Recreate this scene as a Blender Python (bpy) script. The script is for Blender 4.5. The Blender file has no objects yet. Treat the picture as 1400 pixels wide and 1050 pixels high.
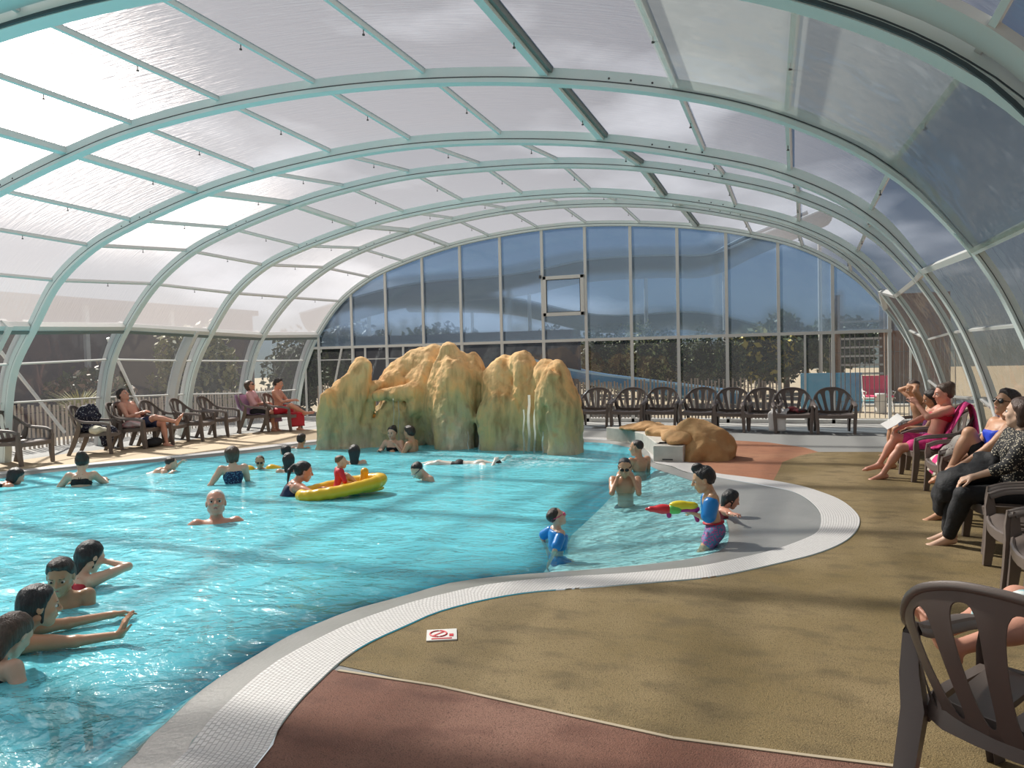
import bpy, bmesh, math, random
import numpy as np
from mathutils import Vector, Matrix
from mathutils.geometry import delaunay_2d_cdt, tessellate_polygon
random.seed(7); np.random.seed(7)
SC = bpy.context.scene
C = SC.collection
R = math.radians
# ------------------------------------------------------------------ camera
FPX, YAW, PITCH, ROLL, HC = 1060.0, 20.3, -1.9, -1.3, 1.65
def cam_axes():
    y, p, r = R(YAW), R(PITCH), R(ROLL)
    F = Vector((-math.sin(y)*math.cos(p), math.cos(y)*math.cos(p), math.sin(p)))
    Rt = Vector((math.cos(y), math.sin(y), 0)); U = Rt.cross(F)
    return F, Rt*math.cos(r)+U*math.sin(r), -Rt*math.sin(r)+U*math.cos(r)
CF, CR, CU = cam_axes()
cd = bpy.data.cameras.new('camera'); cam = bpy.data.objects.new('camera', cd); C.objects.link(cam)
cd.sensor_width = 36; cd.lens = FPX*36/1400; cd.clip_start = .05; cd.clip_end = 500
M = Matrix((CR, CU, -CF)).transposed().to_4x4(); M.translation = Vector((0, 0, HC)); cam.matrix_world = M
SC.camera = cam
def at(u, v, z=0.0):
    """the point at height z that the photograph shows at pixel (u, v)"""
    d = CF + CR*((u-700)/FPX) + CU*((525-v)/FPX); t = (z-HC)/d.z
    return Vector((d.x*t, d.y*t, z))
def atd(u, v, D):
    """the point at depth D along the view"""
    d = CF + CR*((u-700)/FPX) + CU*((525-v)/FPX)
    return Vector((0, 0, HC)) + d*D
# ------------------------------------------------------------------ light
SC.view_settings.view_transform = 'Standard'; SC.view_settings.look = 'None'
SC.view_settings.exposure = 0.0; SC.view_settings.gamma = 1; SC.view_settings.use_curve_mapping = False
SUN_AZ, SUN_EL = R(YAW+44), R(43)         # azimuth measured left of +Y
sun_dir = Vector((-math.sin(SUN_AZ)*math.cos(SUN_EL), math.cos(SUN_AZ)*math.cos(SUN_EL), math.sin(SUN_EL)))
sd = bpy.data.lights.new('sun', 'SUN'); sd.energy = 8.5; sd.angle = R(2.5); sd.color = (1, .94, .84)
so = bpy.data.objects.new('sun', sd); C.objects.link(so); so.rotation_euler = sun_dir.to_track_quat('Z', 'Y').to_euler()
W = bpy.data.worlds.new('world'); SC.world = W; W.use_nodes = True
wn = W.node_tree; wn.nodes.clear()
def nn(t, ty, **k):
    n = t.nodes.new(ty)
    for a, b in k.items():
        if a in n.inputs.keys() if not hasattr(n, a) else False: n.inputs[a].default_value = b
        else: setattr(n, a, b)
    return n
_o = wn.nodes.new('ShaderNodeOutputWorld'); _b = wn.nodes.new('ShaderNodeBackground'); _s = wn.nodes.new('ShaderNodeTexSky')
_s.sky_type = 'HOSEK_WILKIE'; _s.sun_direction = sun_dir; _s.turbidity = 2.6; _s.ground_albedo = .4
_tc = wn.nodes.new('ShaderNodeTexCoord'); _n = wn.nodes.new('ShaderNodeTexNoise'); _mp = wn.nodes.new('ShaderNodeMapping')
_mp.inputs['Scale'].default_value = (2, 2, 6); _n.inputs['Scale'].default_value = 1.6; _n.inputs['Detail'].default_value = 6
_cr = wn.nodes.new('ShaderNodeValToRGB'); _cr.color_ramp.elements[0].position = .52; _cr.color_ramp.elements[1].position = .72
_mx = wn.nodes.new('ShaderNodeMix'); _mx.data_type = 'RGBA'
_mm = wn.nodes.new('ShaderNodeMath'); _mm.operation = 'MULTIPLY'; _mm.inputs[1].default_value = .55
wn.links.new(_tc.outputs['Generated'], _mp.inputs[0]); wn.links.new(_mp.outputs[0], _n.inputs[0]); wn.links.new(_n.outputs[0], _cr.inputs[0])
wn.links.new(_cr.outputs[0], _mm.inputs[0]); wn.links.new(_mm.outputs[0], _mx.inputs[0])
wn.links.new(_s.outputs[0], _mx.inputs[6]); _mx.inputs[7].default_value = (1.3, 1.35, 1.45, 1)
wn.links.new(_mx.outputs[2], _b.inputs[0]); _b.inputs[1].default_value = 1.0; wn.links.new(_b.outputs[0], _o.inputs[0])
SC.cycles.max_bounces = 10; SC.cycles.diffuse_bounces = 3; SC.cycles.glossy_bounces = 3
SC.cycles.transparent_max_bounces = 16; SC.cycles.transmission_bounces = 4
SC.cycles.caustics_reflective = False; SC.cycles.caustics_refractive = False; SC.cycles.sample_clamp_indirect = 4
SC.cycles.use_denoising = True
# ------------------------------------------------------------------ materials
MATS = {}
def mat(name, col, rough=.5, metal=0, noise=None, bump=None, spec=.5, coat=0, sub=0):
    """noise=(scale, second colour, contrast[, stretch]); bump=(scale, strength[, stretch])"""
    if name in MATS: return MATS[name]
    m = bpy.data.materials.new(name); m.use_nodes = True; t = m.node_tree; p = t.nodes['Principled BSDF']
    p.inputs['Base Color'].default_value = (*col, 1); p.inputs['Roughness'].default_value = rough; p.inputs['Metallic'].default_value = metal
    p.inputs['Specular IOR Level'].default_value = spec; p.inputs['Coat Weight'].default_value = coat
    tc = t.nodes.new('ShaderNodeTexCoord')
    def tex(scale, stretch, det=5):
        mp = t.nodes.new('ShaderNodeMapping'); mp.inputs['Scale'].default_value = stretch; t.links.new(tc.outputs['Object'], mp.inputs[0])
        n = t.nodes.new('ShaderNodeTexNoise'); n.inputs['Scale'].default_value = scale; n.inputs['Detail'].default_value = det; t.links.new(mp.outputs[0], n.inputs[0]); return n
    if noise:
        n = tex(noise[0], noise[3] if len(noise) > 3 else (1, 1, 1)); r = t.nodes.new('ShaderNodeValToRGB'); c = noise[2]
        r.color_ramp.elements[0].position = .5-c; r.color_ramp.elements[1].position = .5+c
        r.color_ramp.elements[0].color = (*col, 1); r.color_ramp.elements[1].color = (*noise[1], 1)
        t.links.new(n.outputs[0], r.inputs[0]); t.links.new(r.outputs[0], p.inputs['Base Color'])
    if bump:
        n = tex(bump[0], bump[2] if len(bump) > 2 else (1, 1, 1)); b = t.nodes.new('ShaderNodeBump'); b.inputs['Strength'].default_value = bump[1]; b.inputs['Distance'].default_value = .02
        t.links.new(n.outputs[0], b.inputs['Height']); t.links.new(b.outputs[0], p.inputs['Normal'])
    MATS[name] = m; return m
def spot_mat(name, base, spots, scale=40, thr=.35, rough=.8):
    if name in MATS: return MATS[name]
    m = mat(name, base, rough); t = m.node_tree; p = t.nodes['Principled BSDF']
    v = t.nodes.new('ShaderNodeTexVoronoi'); v.inputs['Scale'].default_value = scale; tc = t.nodes.new('ShaderNodeTexCoord')
    t.links.new(tc.outputs['Object'], v.inputs['Vector'])
    r = t.nodes.new('ShaderNodeValToRGB'); r.color_ramp.interpolation = 'CONSTANT'
    r.color_ramp.elements[0].color = (*spots, 1); r.color_ramp.elements[1].position = thr; r.color_ramp.elements[1].color = (*base, 1)
    t.links.new(v.outputs['Distance'], r.inputs[0]); t.links.new(r.outputs[0], p.inputs['Base Color']); return m
def stripe_mat(name, cols, scale, axis='X', rough=.8):
    if name in MATS: return MATS[name]
    m = mat(name, cols[0], rough); t = m.node_tree; p = t.nodes['Principled BSDF']
    tc = t.nodes.new('ShaderNodeTexCoord'); s = t.nodes.new('ShaderNodeSeparateXYZ'); t.links.new(tc.outputs['Object'], s.inputs[0])
    mu = t.nodes.new('ShaderNodeMath'); mu.operation = 'MULTIPLY'; mu.inputs[1].default_value = scale; t.links.new(s.outputs[axis], mu.inputs[0])
    fr = t.nodes.new('ShaderNodeMath'); fr.operation = 'FRACT'; t.links.new(mu.outputs[0], fr.inputs[0])
    r = t.nodes.new('ShaderNodeValToRGB'); r.color_ramp.interpolation = 'CONSTANT'; n = len(cols)
    r.color_ramp.elements[0].color = (*cols[0], 1); r.color_ramp.elements[1].position = 1/n; r.color_ramp.elements[1].color = (*cols[1], 1)
    for i in range(2, n): e = r.color_ramp.elements.new(i/n); e.color = (*cols[i], 1)
    t.links.new(fr.outputs[0], r.inputs[0]); t.links.new(r.outputs[0], p.inputs['Base Color']); return m
def sheet_mat(name, tr, tcol, tl, tlcol, gl, rough=.1, bump=None, scat=0, srough=.4):
    """a thin see-through sheet: share tr straight through, tl spread through it, gl mirrored, scat forward-scattered"""
    m = bpy.data.materials.new(name); m.use_nodes = True; t = m.node_tree; t.nodes.clear()
    o = t.nodes.new('ShaderNodeOutputMaterial')
    parts = []
    a = t.nodes.new('ShaderNodeBsdfTransparent'); a.inputs[0].default_value = (*tcol, 1); parts.append((tr, a))
    if tl: b = t.nodes.new('ShaderNodeBsdfTranslucent'); b.inputs[0].default_value = (*tlcol, 1); parts.append((tl, b))
    if scat:
        s = t.nodes.new('ShaderNodeBsdfRefraction'); s.inputs['Color'].default_value = (*tlcol, 1); s.inputs['Roughness'].default_value = srough; s.inputs['IOR'].default_value = 1.35; parts.append((scat, s))
    if gl: g = t.nodes.new('ShaderNodeBsdfGlossy'); g.inputs['Roughness'].default_value = rough; g.inputs[0].default_value = (.9, .95, 1, 1); parts.append((gl, g))
    if bump:
        tc = t.nodes.new('ShaderNodeTexCoord'); mp = t.nodes.new('ShaderNodeMapping'); mp.inputs['Scale'].default_value = bump[2]
        n = t.nodes.new('ShaderNodeTexNoise'); n.inputs['Scale'].default_value = bump[0]; n.inputs['Detail'].default_value = 3
        b = t.nodes.new('ShaderNodeBump'); b.inputs['Strength'].default_value = bump[1]; b.inputs['Distance'].default_value = .05
        t.links.new(tc.outputs['Object'], mp.inputs[0]); t.links.new(mp.outputs[0], n.inputs[0]); t.links.new(n.outputs[0], b.inputs['Height'])
        for w, x in parts:
            if 'Normal' in x.inputs: t.links.new(b.outputs[0], x.inputs['Normal'])
    cur, wsum = parts[0][1].outputs[0], parts[0][0]
    for w, x in parts[1:]:
        mx = t.nodes.new('ShaderNodeMixShader'); wsum += w; mx.inputs[0].default_value = w/wsum
        t.links.new(cur, mx.inputs[1]); t.links.new(x.outputs[0], mx.inputs[2]); cur = mx.outputs[0]
    t.links.new(cur, o.inputs[0]); MATS[name] = m; return m
# ------------------------------------------------------------------ mesh helpers
def link(name, me, m=None, parent=None, smooth=True):
    o = bpy.data.objects.new(name, me); C.objects.link(o)
    if m is not None:
        for x in (m if isinstance(m, (list, tuple)) else [m]): me.materials.append(x)
    if parent is not None: o.parent = parent
    if smooth and len(me.polygons): me.polygons.foreach_set('use_smooth', [True]*len(me.polygons))
    return o
def npmesh(name, V, F):
    """V (n,3), F (m,3|4) arrays"""
    me = bpy.data.meshes.new(name); V = np.asarray(V, np.float32); F = np.asarray(F, np.int32)
    me.vertices.add(len(V)); me.vertices.foreach_set('co', V.ravel())
    k = F.shape[1]; me.loops.add(F.size); me.loops.foreach_set('vertex_index', F.ravel())
    me.polygons.add(len(F)); me.polygons.foreach_set('loop_start', np.arange(0, F.size, k, dtype=np.int32)); me.polygons.foreach_set('loop_total', np.full(len(F), k, np.int32))
    me.update(calc_edges=True); me.validate(); return me
def pymesh(name, V, F):
    me = bpy.data.meshes.new(name); me.from_pydata([tuple(v) for v in V], [], F); me.update(); return me
class MB:
    """collects solids into one mesh"""
    def __init__(s): s.V = []; s.F = []; s.mi = []
    def add(s, V, F, mi=0):
        b = len(s.V); s.V += [tuple(v) for v in V]; s.F += [tuple(i+b for i in f) for f in F]; s.mi += [mi]*len(F)
    def box(s, x0, x1, y0, y1, z0, z1, mi=0):
        s.add([(x, y, z) for x in (x0, x1) for y in (y0, y1) for z in (z0, z1)], [(0, 1, 3, 2), (4, 6, 7, 5), (0, 4, 5, 1), (2, 3, 7, 6), (0, 2, 6, 4), (1, 5, 7, 3)], mi)
    def sweep(s, P, N, sec, mi=0, cap=True, B=None, scales=None):
        """P points, N normal per point, sec = [(n,b)...] closed section"""
        P = [Vector(p) for p in P]; n = len(P); k = len(sec); V = []
        for i in range(n):
            t = (P[min(i+1, n-1)]-P[max(i-1, 0)]).normalized(); nv = Vector(N[i] if isinstance(N, list) else N); nv = (nv-t*nv.dot(t)).normalized()
            b = Vector(B) if B is not None else t.cross(nv)
            sn, sb = scales[i] if scales else (1, 1)
            for a, c in sec: V.append(P[i]+nv*a*sn+b*c*sb)
        F = [(i*k+j, i*k+(j+1) % k, (i+1)*k+(j+1) % k, (i+1)*k+j) for i in range(n-1) for j in range(k)]
        if cap: F += [tuple(range(k))[::-1], tuple((n-1)*k+j for j in range(k))]
        s.add(V, F, mi)
    def bar(s, a, b, w, h, up=(0, 0, 1), mi=0):
        s.sweep([a, b], Vector(up), [(-h/2, -w/2), (h/2, -w/2), (h/2, w/2), (-h/2, w/2)], mi)
    def tube(s, P, r, k=8, mi=0):
        P = [Vector(p) for p in P]; t = (P[-1]-P[0]).normalized() if (P[-1]-P[0]).length > 1e-4 else Vector((0, 0, 1))
        up = Vector((0, 0, 1)) if abs(t.z) < .9 else Vector((1, 0, 0))
        rr = r if isinstance(r, (list, tuple)) else [r]*len(P)
        s.sweep(P, up, [(math.cos(2*math.pi*j/k), math.sin(2*math.pi*j/k)) for j in range(k)], mi, scales=[(x, x) for x in rr])
    def build(s, name, m, parent=None, smooth=False, bevel=0, sub=0):
        me = pymesh(name, s.V, s.F)
        bm = bmesh.new(); bm.from_mesh(me); bmesh.ops.recalc_face_normals(bm, faces=bm.faces); bm.to_mesh(me); bm.free()
        o = link(name, me, m, parent, smooth)
        if isinstance(m, (list, tuple)): me.polygons.foreach_set('material_index', s.mi)
        if bevel: b = o.modifiers.new('b', 'BEVEL'); b.width = bevel; b.segments = 2; b.limit_method = 'ANGLE'; b.angle_limit = R(40)
        if sub: b = o.modifiers.new('s', 'SUBSURF'); b.levels = sub; b.render_levels = sub
        return o
def smooth_angle(o, deg=40):
    me = o.data; me.polygons.foreach_set('use_smooth', [True]*len(me.polygons))
    bm = bmesh.new(); bm.from_mesh(me)
    for e in bm.edges:
        e.smooth = not (len(e.link_faces) == 2 and e.calc_face_angle(0) > R(deg))
    bm.to_mesh(me); bm.free(); return o
def empty(name, loc=(0, 0, 0), rz=0):
    o = bpy.data.objects.new(name, None); C.objects.link(o); o.location = loc; o.rotation_euler = (0, 0, rz); o.empty_display_size = .2; return o
def tag(o, label=None, cat=None, group=None, kind=None):
    if label: o['label'] = label
    if cat: o['category'] = cat
    if group: o['group'] = group
    if kind: o['kind'] = kind
    return o
def struct(o): o['kind'] = 'structure'; return o
def copy_tree(o, parent=None):
    c = o.copy(); C.objects.link(c)
    if parent is not None: c.parent = parent
    for ch in list(o.children): copy_tree(ch, c)
    return c
def crom(P, m):
    """Catmull-Rom through the points, m pieces per span"""
    P = [np.array(p, float) for p in P]; out = []; n = len(P)
    for i in range(n-1):
        a, b, c, d = P[max(i-1, 0)], P[i], P[i+1], P[min(i+2, n-1)]
        if i == 0: a = 2*b-c
        if i == n-2: d = 2*c-b
        for j in range(m):
            t = j/m; out.append(.5*((2*b)+(-a+c)*t+(2*a-5*b+4*c-d)*t*t+(-a+3*b-3*c+d)*t**3))
    out.append(P[-1]); return out
# ------------------------------------------------------------------ signed distance bodies
def caps(a, b, ra, rb=None, k=.03): return ('c', np.array(a, float), np.array(b, float), ra, ra if rb is None else rb, k)
def ell(c, r, k=.03, rot=None): return ('e', np.array(c, float), np.array(r, float), np.eye(3) if rot is None else np.array(rot, float), k)
def neg(p): return ('n', p)
def clip(p0, n, k=.01): return ('h', np.array(p0, float), np.array(n, float)/np.linalg.norm(n), k)
def _eval(p, X):
    if p[0] == 'c':
        _, a, b, ra, rb, k = p; ab = b-a; L = max(ab@ab, 1e-9); t = np.clip(((X-a)@ab)/L, 0, 1)
        return np.linalg.norm(X-a-t[..., None]*ab, axis=-1)-(ra+(rb-ra)*t)
    _, c, r, rot, k = p; q = (X-c)@rot; k0 = np.linalg.norm(q/r, axis=-1); k1 = np.linalg.norm(q/(r*r), axis=-1)
    return k0*(k0-1)/np.maximum(k1, 1e-9)
def _bb(p):
    if p[0] == 'c': return np.minimum(p[1]-p[3], p[2]-p[4]), np.maximum(p[1]+p[3], p[2]+p[4])
    e = np.sqrt(((p[3]*p[2])**2).sum(1)); return p[1]-e, p[1]+e
def vnoise(X, s, seed=0):
    """value noise of points X at frequency s"""
    rng = np.random.RandomState(seed); T = rng.rand(32, 32, 32).astype(np.float32)*2-1
    Y = X*s+100.0; i = np.floor(Y).astype(int); f = Y-i; f = f*f*(3-2*f); i &= 31; j = (i+1) & 31; r = 0
    for a in (0, 1):
        for b in (0, 1):
            for c in (0, 1):
                w = (f[..., 0] if a else 1-f[..., 0])*(f[..., 1] if b else 1-f[..., 1])*(f[..., 2] if c else 1-f[..., 2])
                r = r+w*T[(j if a else i)[..., 0], (j if b else i)[..., 1], (j if c else i)[..., 2]]
    return r
def sdf_mesh(name, prims, h, field=None):
    pos = [p for p in prims if p[0] in 'ce']; lo = np.min([_bb(p)[0] for p in pos], 0)-3*h; hi = np.max([_bb(p)[1] for p in pos], 0)+3*h
    n = np.ceil((hi-lo)/h).astype(int)+1; F = np.full(n, .3, np.float32)
    ax = [lo[i]+np.arange(n[i])*h for i in range(3)]
    def sub(p, m):
        a, b = _bb(p); i0 = np.clip(np.floor((a-m-lo)/h).astype(int), 0, n); i1 = np.clip(np.ceil((b+m-lo)/h).astype(int)+1, 0, n)
        if (i1 <= i0).any(): return None, None
        sl = tuple(slice(i0[i], i1[i]) for i in range(3))
        return sl, np.stack(np.meshgrid(*[ax[i][sl[i]] for i in range(3)], indexing='ij'), -1)
    for p in prims:
        if p[0] in 'ce':
            k = p[-1]; sl, X = sub(p, k+3*h)
            if sl is None: continue
            d = _eval(p, X); g = F[sl]; q = np.maximum(k-np.abs(d-g), 0)/k; F[sl] = np.minimum(d, g)-q*q*k/4
        elif p[0] == 'n':
            k = p[1][-1]; sl, X = sub(p[1], k+3*h)
            if sl is None: continue
            d = -_eval(p[1], X); g = F[sl]; q = np.maximum(k-np.abs(d-g), 0)/k; F[sl] = np.maximum(d, g)+q*q*k/4
        elif p[0] == 'h':
            X = np.stack(np.meshgrid(*ax, indexing='ij'), -1); d = (X-p[1])@p[2]; k = p[3]; q = np.maximum(k-np.abs(d-F), 0)/k
            F = (np.maximum(d, F)+q*q*k/4).astype(np.float32)
    if field is not None:
        X = np.stack(np.meshgrid(*ax, indexing='ij'), -1); near = np.abs(F) < .25; F[near] += field(X[near]).astype(np.float32)
    S = F < 0
    cells = np.zeros(n-1, bool); allin = np.ones(n-1, bool)
    for a in (0, 1):
        for b in (0, 1):
            for c in (0, 1):
                s = S[a:n[0]-1+a, b:n[1]-1+b, c:n[2]-1+c]; cells |= s; allin &= s
    cells &= ~allin; idx = np.argwhere(cells); 
    if len(idx) == 0: return npmesh(name, [(0, 0, 0), (.01, 0, 0), (0, .01, 0)], [(0, 1, 2)])
    acc = np.zeros((len(idx), 3)); cnt = np.zeros(len(idx))
    for a0, d in [((a, b, c), dd) for dd in range(3) for a in (0, 1) for b in (0, 1) for c in (0, 1) if (a, b, c)[dd] == 0]:
        p0 = idx+np.array(a0); e = np.zeros(3, int); e[d] = 1; p1 = p0+e
        f0 = F[p0[:, 0], p0[:, 1], p0[:, 2]]; f1 = F[p1[:, 0], p1[:, 1], p1[:, 2]]; m = (f0 < 0) != (f1 < 0)
        t = f0[m]/(f0[m]-f1[m]); acc[m] += p0[m]+t[:, None]*e; cnt[m] += 1
    V = acc/cnt[:, None]*h+lo
    vid = np.full(n-1, -1); vid[tuple(idx.T)] = np.arange(len(idx)); Q = []
    for d in range(3):
        u, v = (d+1) % 3, (d+2) % 3; e = np.zeros(3, int); e[d] = 1
        a = S[tuple(slice(0, n[i]-(1 if i == d else 0)) for i in range(3))]; b = S[tuple(slice(1 if i == d else 0, n[i]) for i in range(3))]
        E = np.argwhere(a != b); E = E[(E[:, u] > 0) & (E[:, v] > 0) & (E[:, u] < n[u]-1) & (E[:, v] < n[v]-1)]
        eu = np.zeros(3, int); eu[u] = 1; ev = np.zeros(3, int); ev[v] = 1
        q = np.stack([vid[tuple((E-x).T)] for x in (0*eu, eu, eu+ev, ev)], 1); fl = a[tuple(E.T)]
        q[fl] = q[fl][:, ::-1]; Q.append(q)
    Q = np.concatenate(Q)[:, ::-1]; Q = Q[(Q >= 0).all(1)]
    return npmesh(name, V, Q)
# ================================================================== the ground, the pool and its edge
m_grey = mat('deck_grey', (.27, .27, .26), .85, noise=(60, (.34, .34, .33), .2), bump=(150, .3))
m_tan = mat('deck_tan', (.50, .38, .24), .85, noise=(30, (.40, .33, .24), .25), bump=(120, .25))
def patch_mat(name, a, b, c):
    m = mat(name, a, .8, bump=(170, .6)); t = m.node_tree; p = t.nodes['Principled BSDF']; tc = t.nodes.new('ShaderNodeTexCoord')
    def no(s, d, st=(1, 1, 1)):
        mp = t.nodes.new('ShaderNodeMapping'); mp.inputs['Scale'].default_value = st
        n = t.nodes.new('ShaderNodeTexNoise'); n.inputs['Scale'].default_value = s; n.inputs['Detail'].default_value = d
        t.links.new(tc.outputs['Object'], mp.inputs[0]); t.links.new(mp.outputs[0], n.inputs[0]); return n
    def ramp(n, lo, hi):
        r = t.nodes.new('ShaderNodeMapRange'); r.inputs[1].default_value = lo; r.inputs[2].default_value = hi; t.links.new(n.outputs[0], r.inputs[0]); return r
    def mix(x, y, f):
        q = t.nodes.new('ShaderNodeMix'); q.data_type = 'RGBA'; t.links.new(f.outputs[0], q.inputs[0])
        for i, z in ((6, x), (7, y)):
            if isinstance(z, tuple): q.inputs[i].default_value = (*z, 1)
            else: t.links.new(z.outputs[2], q.inputs[i])
        return q
    q = mix(a, b, ramp(no(.9, 6, (1, .8, 1)), .4, .62)); q = mix(q, c, ramp(no(3.2, 7, (1, 1.6, 1)), .5, .75)); d = tuple(x*.45 for x in a)
    q = mix(q, d, ramp(no(110, 3), .52, .75)); t.links.new(q.outputs[2], p.inputs['Base Color']); return m
m_olive = patch_mat('rubber_olive', (.22, .155, .058), (.32, .235, .115), (.145, .103, .045))
m_brown = patch_mat('rubber_brown', (.21, .088, .056), (.30, .155, .11), (.15, .06, .04))
m_orange = patch_mat('rubber_orange', (.40, .165, .085), (.46, .22, .12), (.32, .14, .08))
O = [(-2.1, 2.55), (-2.21, 2.84), (-2.29, 3.11), (-2.34, 3.38), (-2.37, 3.57), (-2.38, 3.76), (-2.36, 3.96), (-2.29, 4.25), (-2.22, 4.52), (-2.03, 4.83), (-1.8, 5.07), (-1.53, 5.24), (-1.25, 5.4), (-0.97, 5.57), (-0.68, 5.75), (-0.46, 5.96), (-0.15, 6.34), (0.11, 6.69), (0.32, 7.1), (0.46, 7.56), (0.54, 8.09), (0.53, 8.57), (0.42, 9.21), (0.22, 9.71), (0.0, 10.09), (-0.32, 10.42), (-0.75, 10.7), (-1.07, 10.9), (-1.33, 11.34), (-1.46, 11.86), (-1.71, 11.94), (-1.99, 12.01), (-2.34, 13.7), (-2.92, 14.68), (-3.45, 15.14), (-4.29, 15.38), (-5.84, 15.71), (-8.09, 15.26), (-9.71, 13.97), (-10.18, 12.42), (-10.99, 10.72), (-12.0, 9.04), (-12.4, 6.5), (-12.0, 2.5), (-10.5, -1.5), (-7.5, -4.0), (-4.2, -4.2), (-2.3, -2.6), (-1.75, -.5), (-1.85, 1.2)]
I = [(-2.44, 2.44), (-2.5, 2.58), (-2.57, 2.79), (-2.65, 3.08), (-2.71, 3.36), (-2.73, 3.57), (-2.71, 3.88), (-2.66, 4.21), (-2.5, 4.65), (-2.38, 4.86), (-2.17, 5.17), (-1.91, 5.38), (-1.62, 5.56), (-1.32, 5.71), (-1.02, 5.9), (-0.72, 6.12), (-0.46, 6.43), (-0.21, 6.77), (0.02, 7.21), (0.14, 7.53), (0.19, 8.0), (0.18, 8.59), (0.07, 9.24), (-0.11, 9.74), (-0.39, 10.06), (-0.73, 10.33), (-0.98, 10.55), (-1.43, 10.92), (-1.62, 11.2), (-1.76, 11.5), (-2.0, 11.75), (-2.15, 12.05), (-2.55, 13.6), (-3.08, 14.48), (-3.55, 14.9), (-4.33, 15.12), (-5.82, 15.43), (-7.98, 15.0), (-9.46, 13.83), (-9.92, 12.3), (-10.74, 10.8), (-11.75, 9.05), (-12.12, 6.5), (-11.7, 2.6), (-10.3, -1.3), (-7.4, -3.7), (-4.35, -3.9), (-2.6, -2.4), (-2.1, -.5), (-2.2, 1.2)]
G = [(-2.72, 2.45), (-2.8, 2.61), (-2.85, 2.83), (-2.93, 3.08), (-2.98, 3.32), (-3.0, 3.68), (-3.01, 4.01), (-2.96, 4.3), (-2.89, 4.58), (-2.68, 4.99), (-2.57, 5.25), (-2.42, 5.44), (-2.09, 5.69), (-1.72, 5.9), (-1.41, 6.09), (-1.09, 6.32), (-0.78, 6.62), (-0.63, 6.97), (-0.63, 7.5), (-0.72, 8.23), (-0.84, 8.94), (-1.06, 9.88), (-1.31, 10.48), (-1.64, 11.0), (-1.92, 11.4), (-2.13, 11.8), (-2.25, 12.1), (-2.65, 13.62), (-3.16, 14.44), (-3.6, 14.83), (-4.35, 15.04), (-5.8, 15.35), (-7.93, 14.93), (-9.38, 13.78), (-9.84, 12.3), (-10.66, 10.82), (-11.67, 9.05), (-12.04, 6.5), (-11.6, 2.6), (-10.2, -1.2), (-7.35, -3.55), (-4.45, -3.7), (-2.75, -2.3), (-2.35, -.5), (-2.5, 1.2)]
def closed(P, m=3):
    P = np.array(P); n = len(P); out = []
    for i in range(n):
        a, b, c, d = P[i-1], P[i], P[(i+1) % n], P[(i+2) % n]
        for j in range(m):
            t = j/m; out.append(.5*((2*b)+(-a+c)*t+(2*a-5*b+4*c-d)*t*t+(-a+3*b-3*c+d)*t**3))
    return np.array(out)
Oc, Ic, Gc = closed(O), closed(I), closed(G)
def flat_poly(name, outer, holes, z, m):
    loops = [[Vector((p[0], p[1], 0)) for p in outer]]+[[Vector((p[0], p[1], 0)) for p in h] for h in holes]
    F = tessellate_polygon(loops); V = [(p.x, p.y, z) for l in loops for p in l]
    me = pymesh(name, V, [tuple(f) for f in F]); bm = bmesh.new(); bm.from_mesh(me)
    for f in bm.faces:
        f.normal_update()
        if f.normal.z < 0: f.normal_flip()
    bm.to_mesh(me); bm.free()
    return struct(link(name, me, m, smooth=False))
XL, XR = -16.0, 4.0
flat_poly('floor', [(-9, -8), (XR, -8), (XR, 20.5), (-9, 20.5)][:0] or [(XL, -8), (XR, -8), (XR, 20.5), (XL, 20.5)], [Oc], 0, m_grey)
def on_O(i0, i1): return [tuple(p) for p in Oc[i0*3:i1*3+1]]
zone = [(-2.32, 3.5), (-1.72, 3.48), (-1.0, 3.37), (-0.52, 3.3), (0.04, 3.32), (0.41, 3.34), (0.78, 3.35), (4, 3.3)]
# deck colours: brown in front, olive beside the pool, orange by the small rocks, tan along the left
flat_poly('floor_rubber_brown', [(4, -8), (-1.6, -8), (-2.0, -3.2), (-1.62, -1.5), (-1.5, -.5), (-1.65, 1.2)]+on_O(0, 4)[:-1]+zone, [], .003, m_brown)
flat_poly('floor_rubber_olive', on_O(4, 25)+[(-.27, 11.4), (-0.24, 12.26), (0.02, 13.1), (0.29, 13.61), (.86, 13.71), (1.62, 13.84), (4, 13.9)]+zone[::-1][:-1], [], .003, m_olive)
flat_poly('floor_rubber_orange', on_O(25, 31)+[(-1.9, 12.6), (-1.8, 14.7), (-1.23, 15.19), (-.54, 14.91), (.09, 14.2), (.29, 13.61), (.02, 13.1), (-.24, 12.26), (-.27, 11.4)], [], .003, m_orange)
flat_poly('floor_tan', [tuple(p) for p in Oc[37*3:42*3]]+[(-13.2, 8.9), (-13.3, 11), (-12.9, 13), (-12.2, 15.8), (-9.0, 17.2), (-8.3, 16.4)], [], .003, m_tan)
sl = MB(); 
for a, b in zip(zone[:-1], zone[1:]): sl.bar((*a, .006), (*b, .006), .02, .005)
struct(sl.build('trim_deck_joint', mat('joint_pale', (.5, .42, .3), .8)))
def nearest_t(P, Q):
    """for each point of closed loop P the nearest point of closed loop Q, kept in order"""
    Q2 = np.concatenate([Q, Q[:1]]); seg = np.linalg.norm(np.diff(Q2, axis=0), axis=1); cum = np.concatenate([[0], np.cumsum(seg)]); L = cum[-1]
    S = np.linspace(0, L, 6000, endpoint=False); X = np.stack([np.interp(S, cum, Q2[:, i]) for i in (0, 1)], 1); out = []; cur = None
    for p in P:
        d = np.linalg.norm(X-p, axis=1)
        if cur is not None:
            w = np.mod(S-cur, L); d = d+np.where(w > L*.12, 1e3, 0)
        j = int(np.argmin(d)); cur = S[j]; out.append(X[j])
    return np.array(out)
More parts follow.
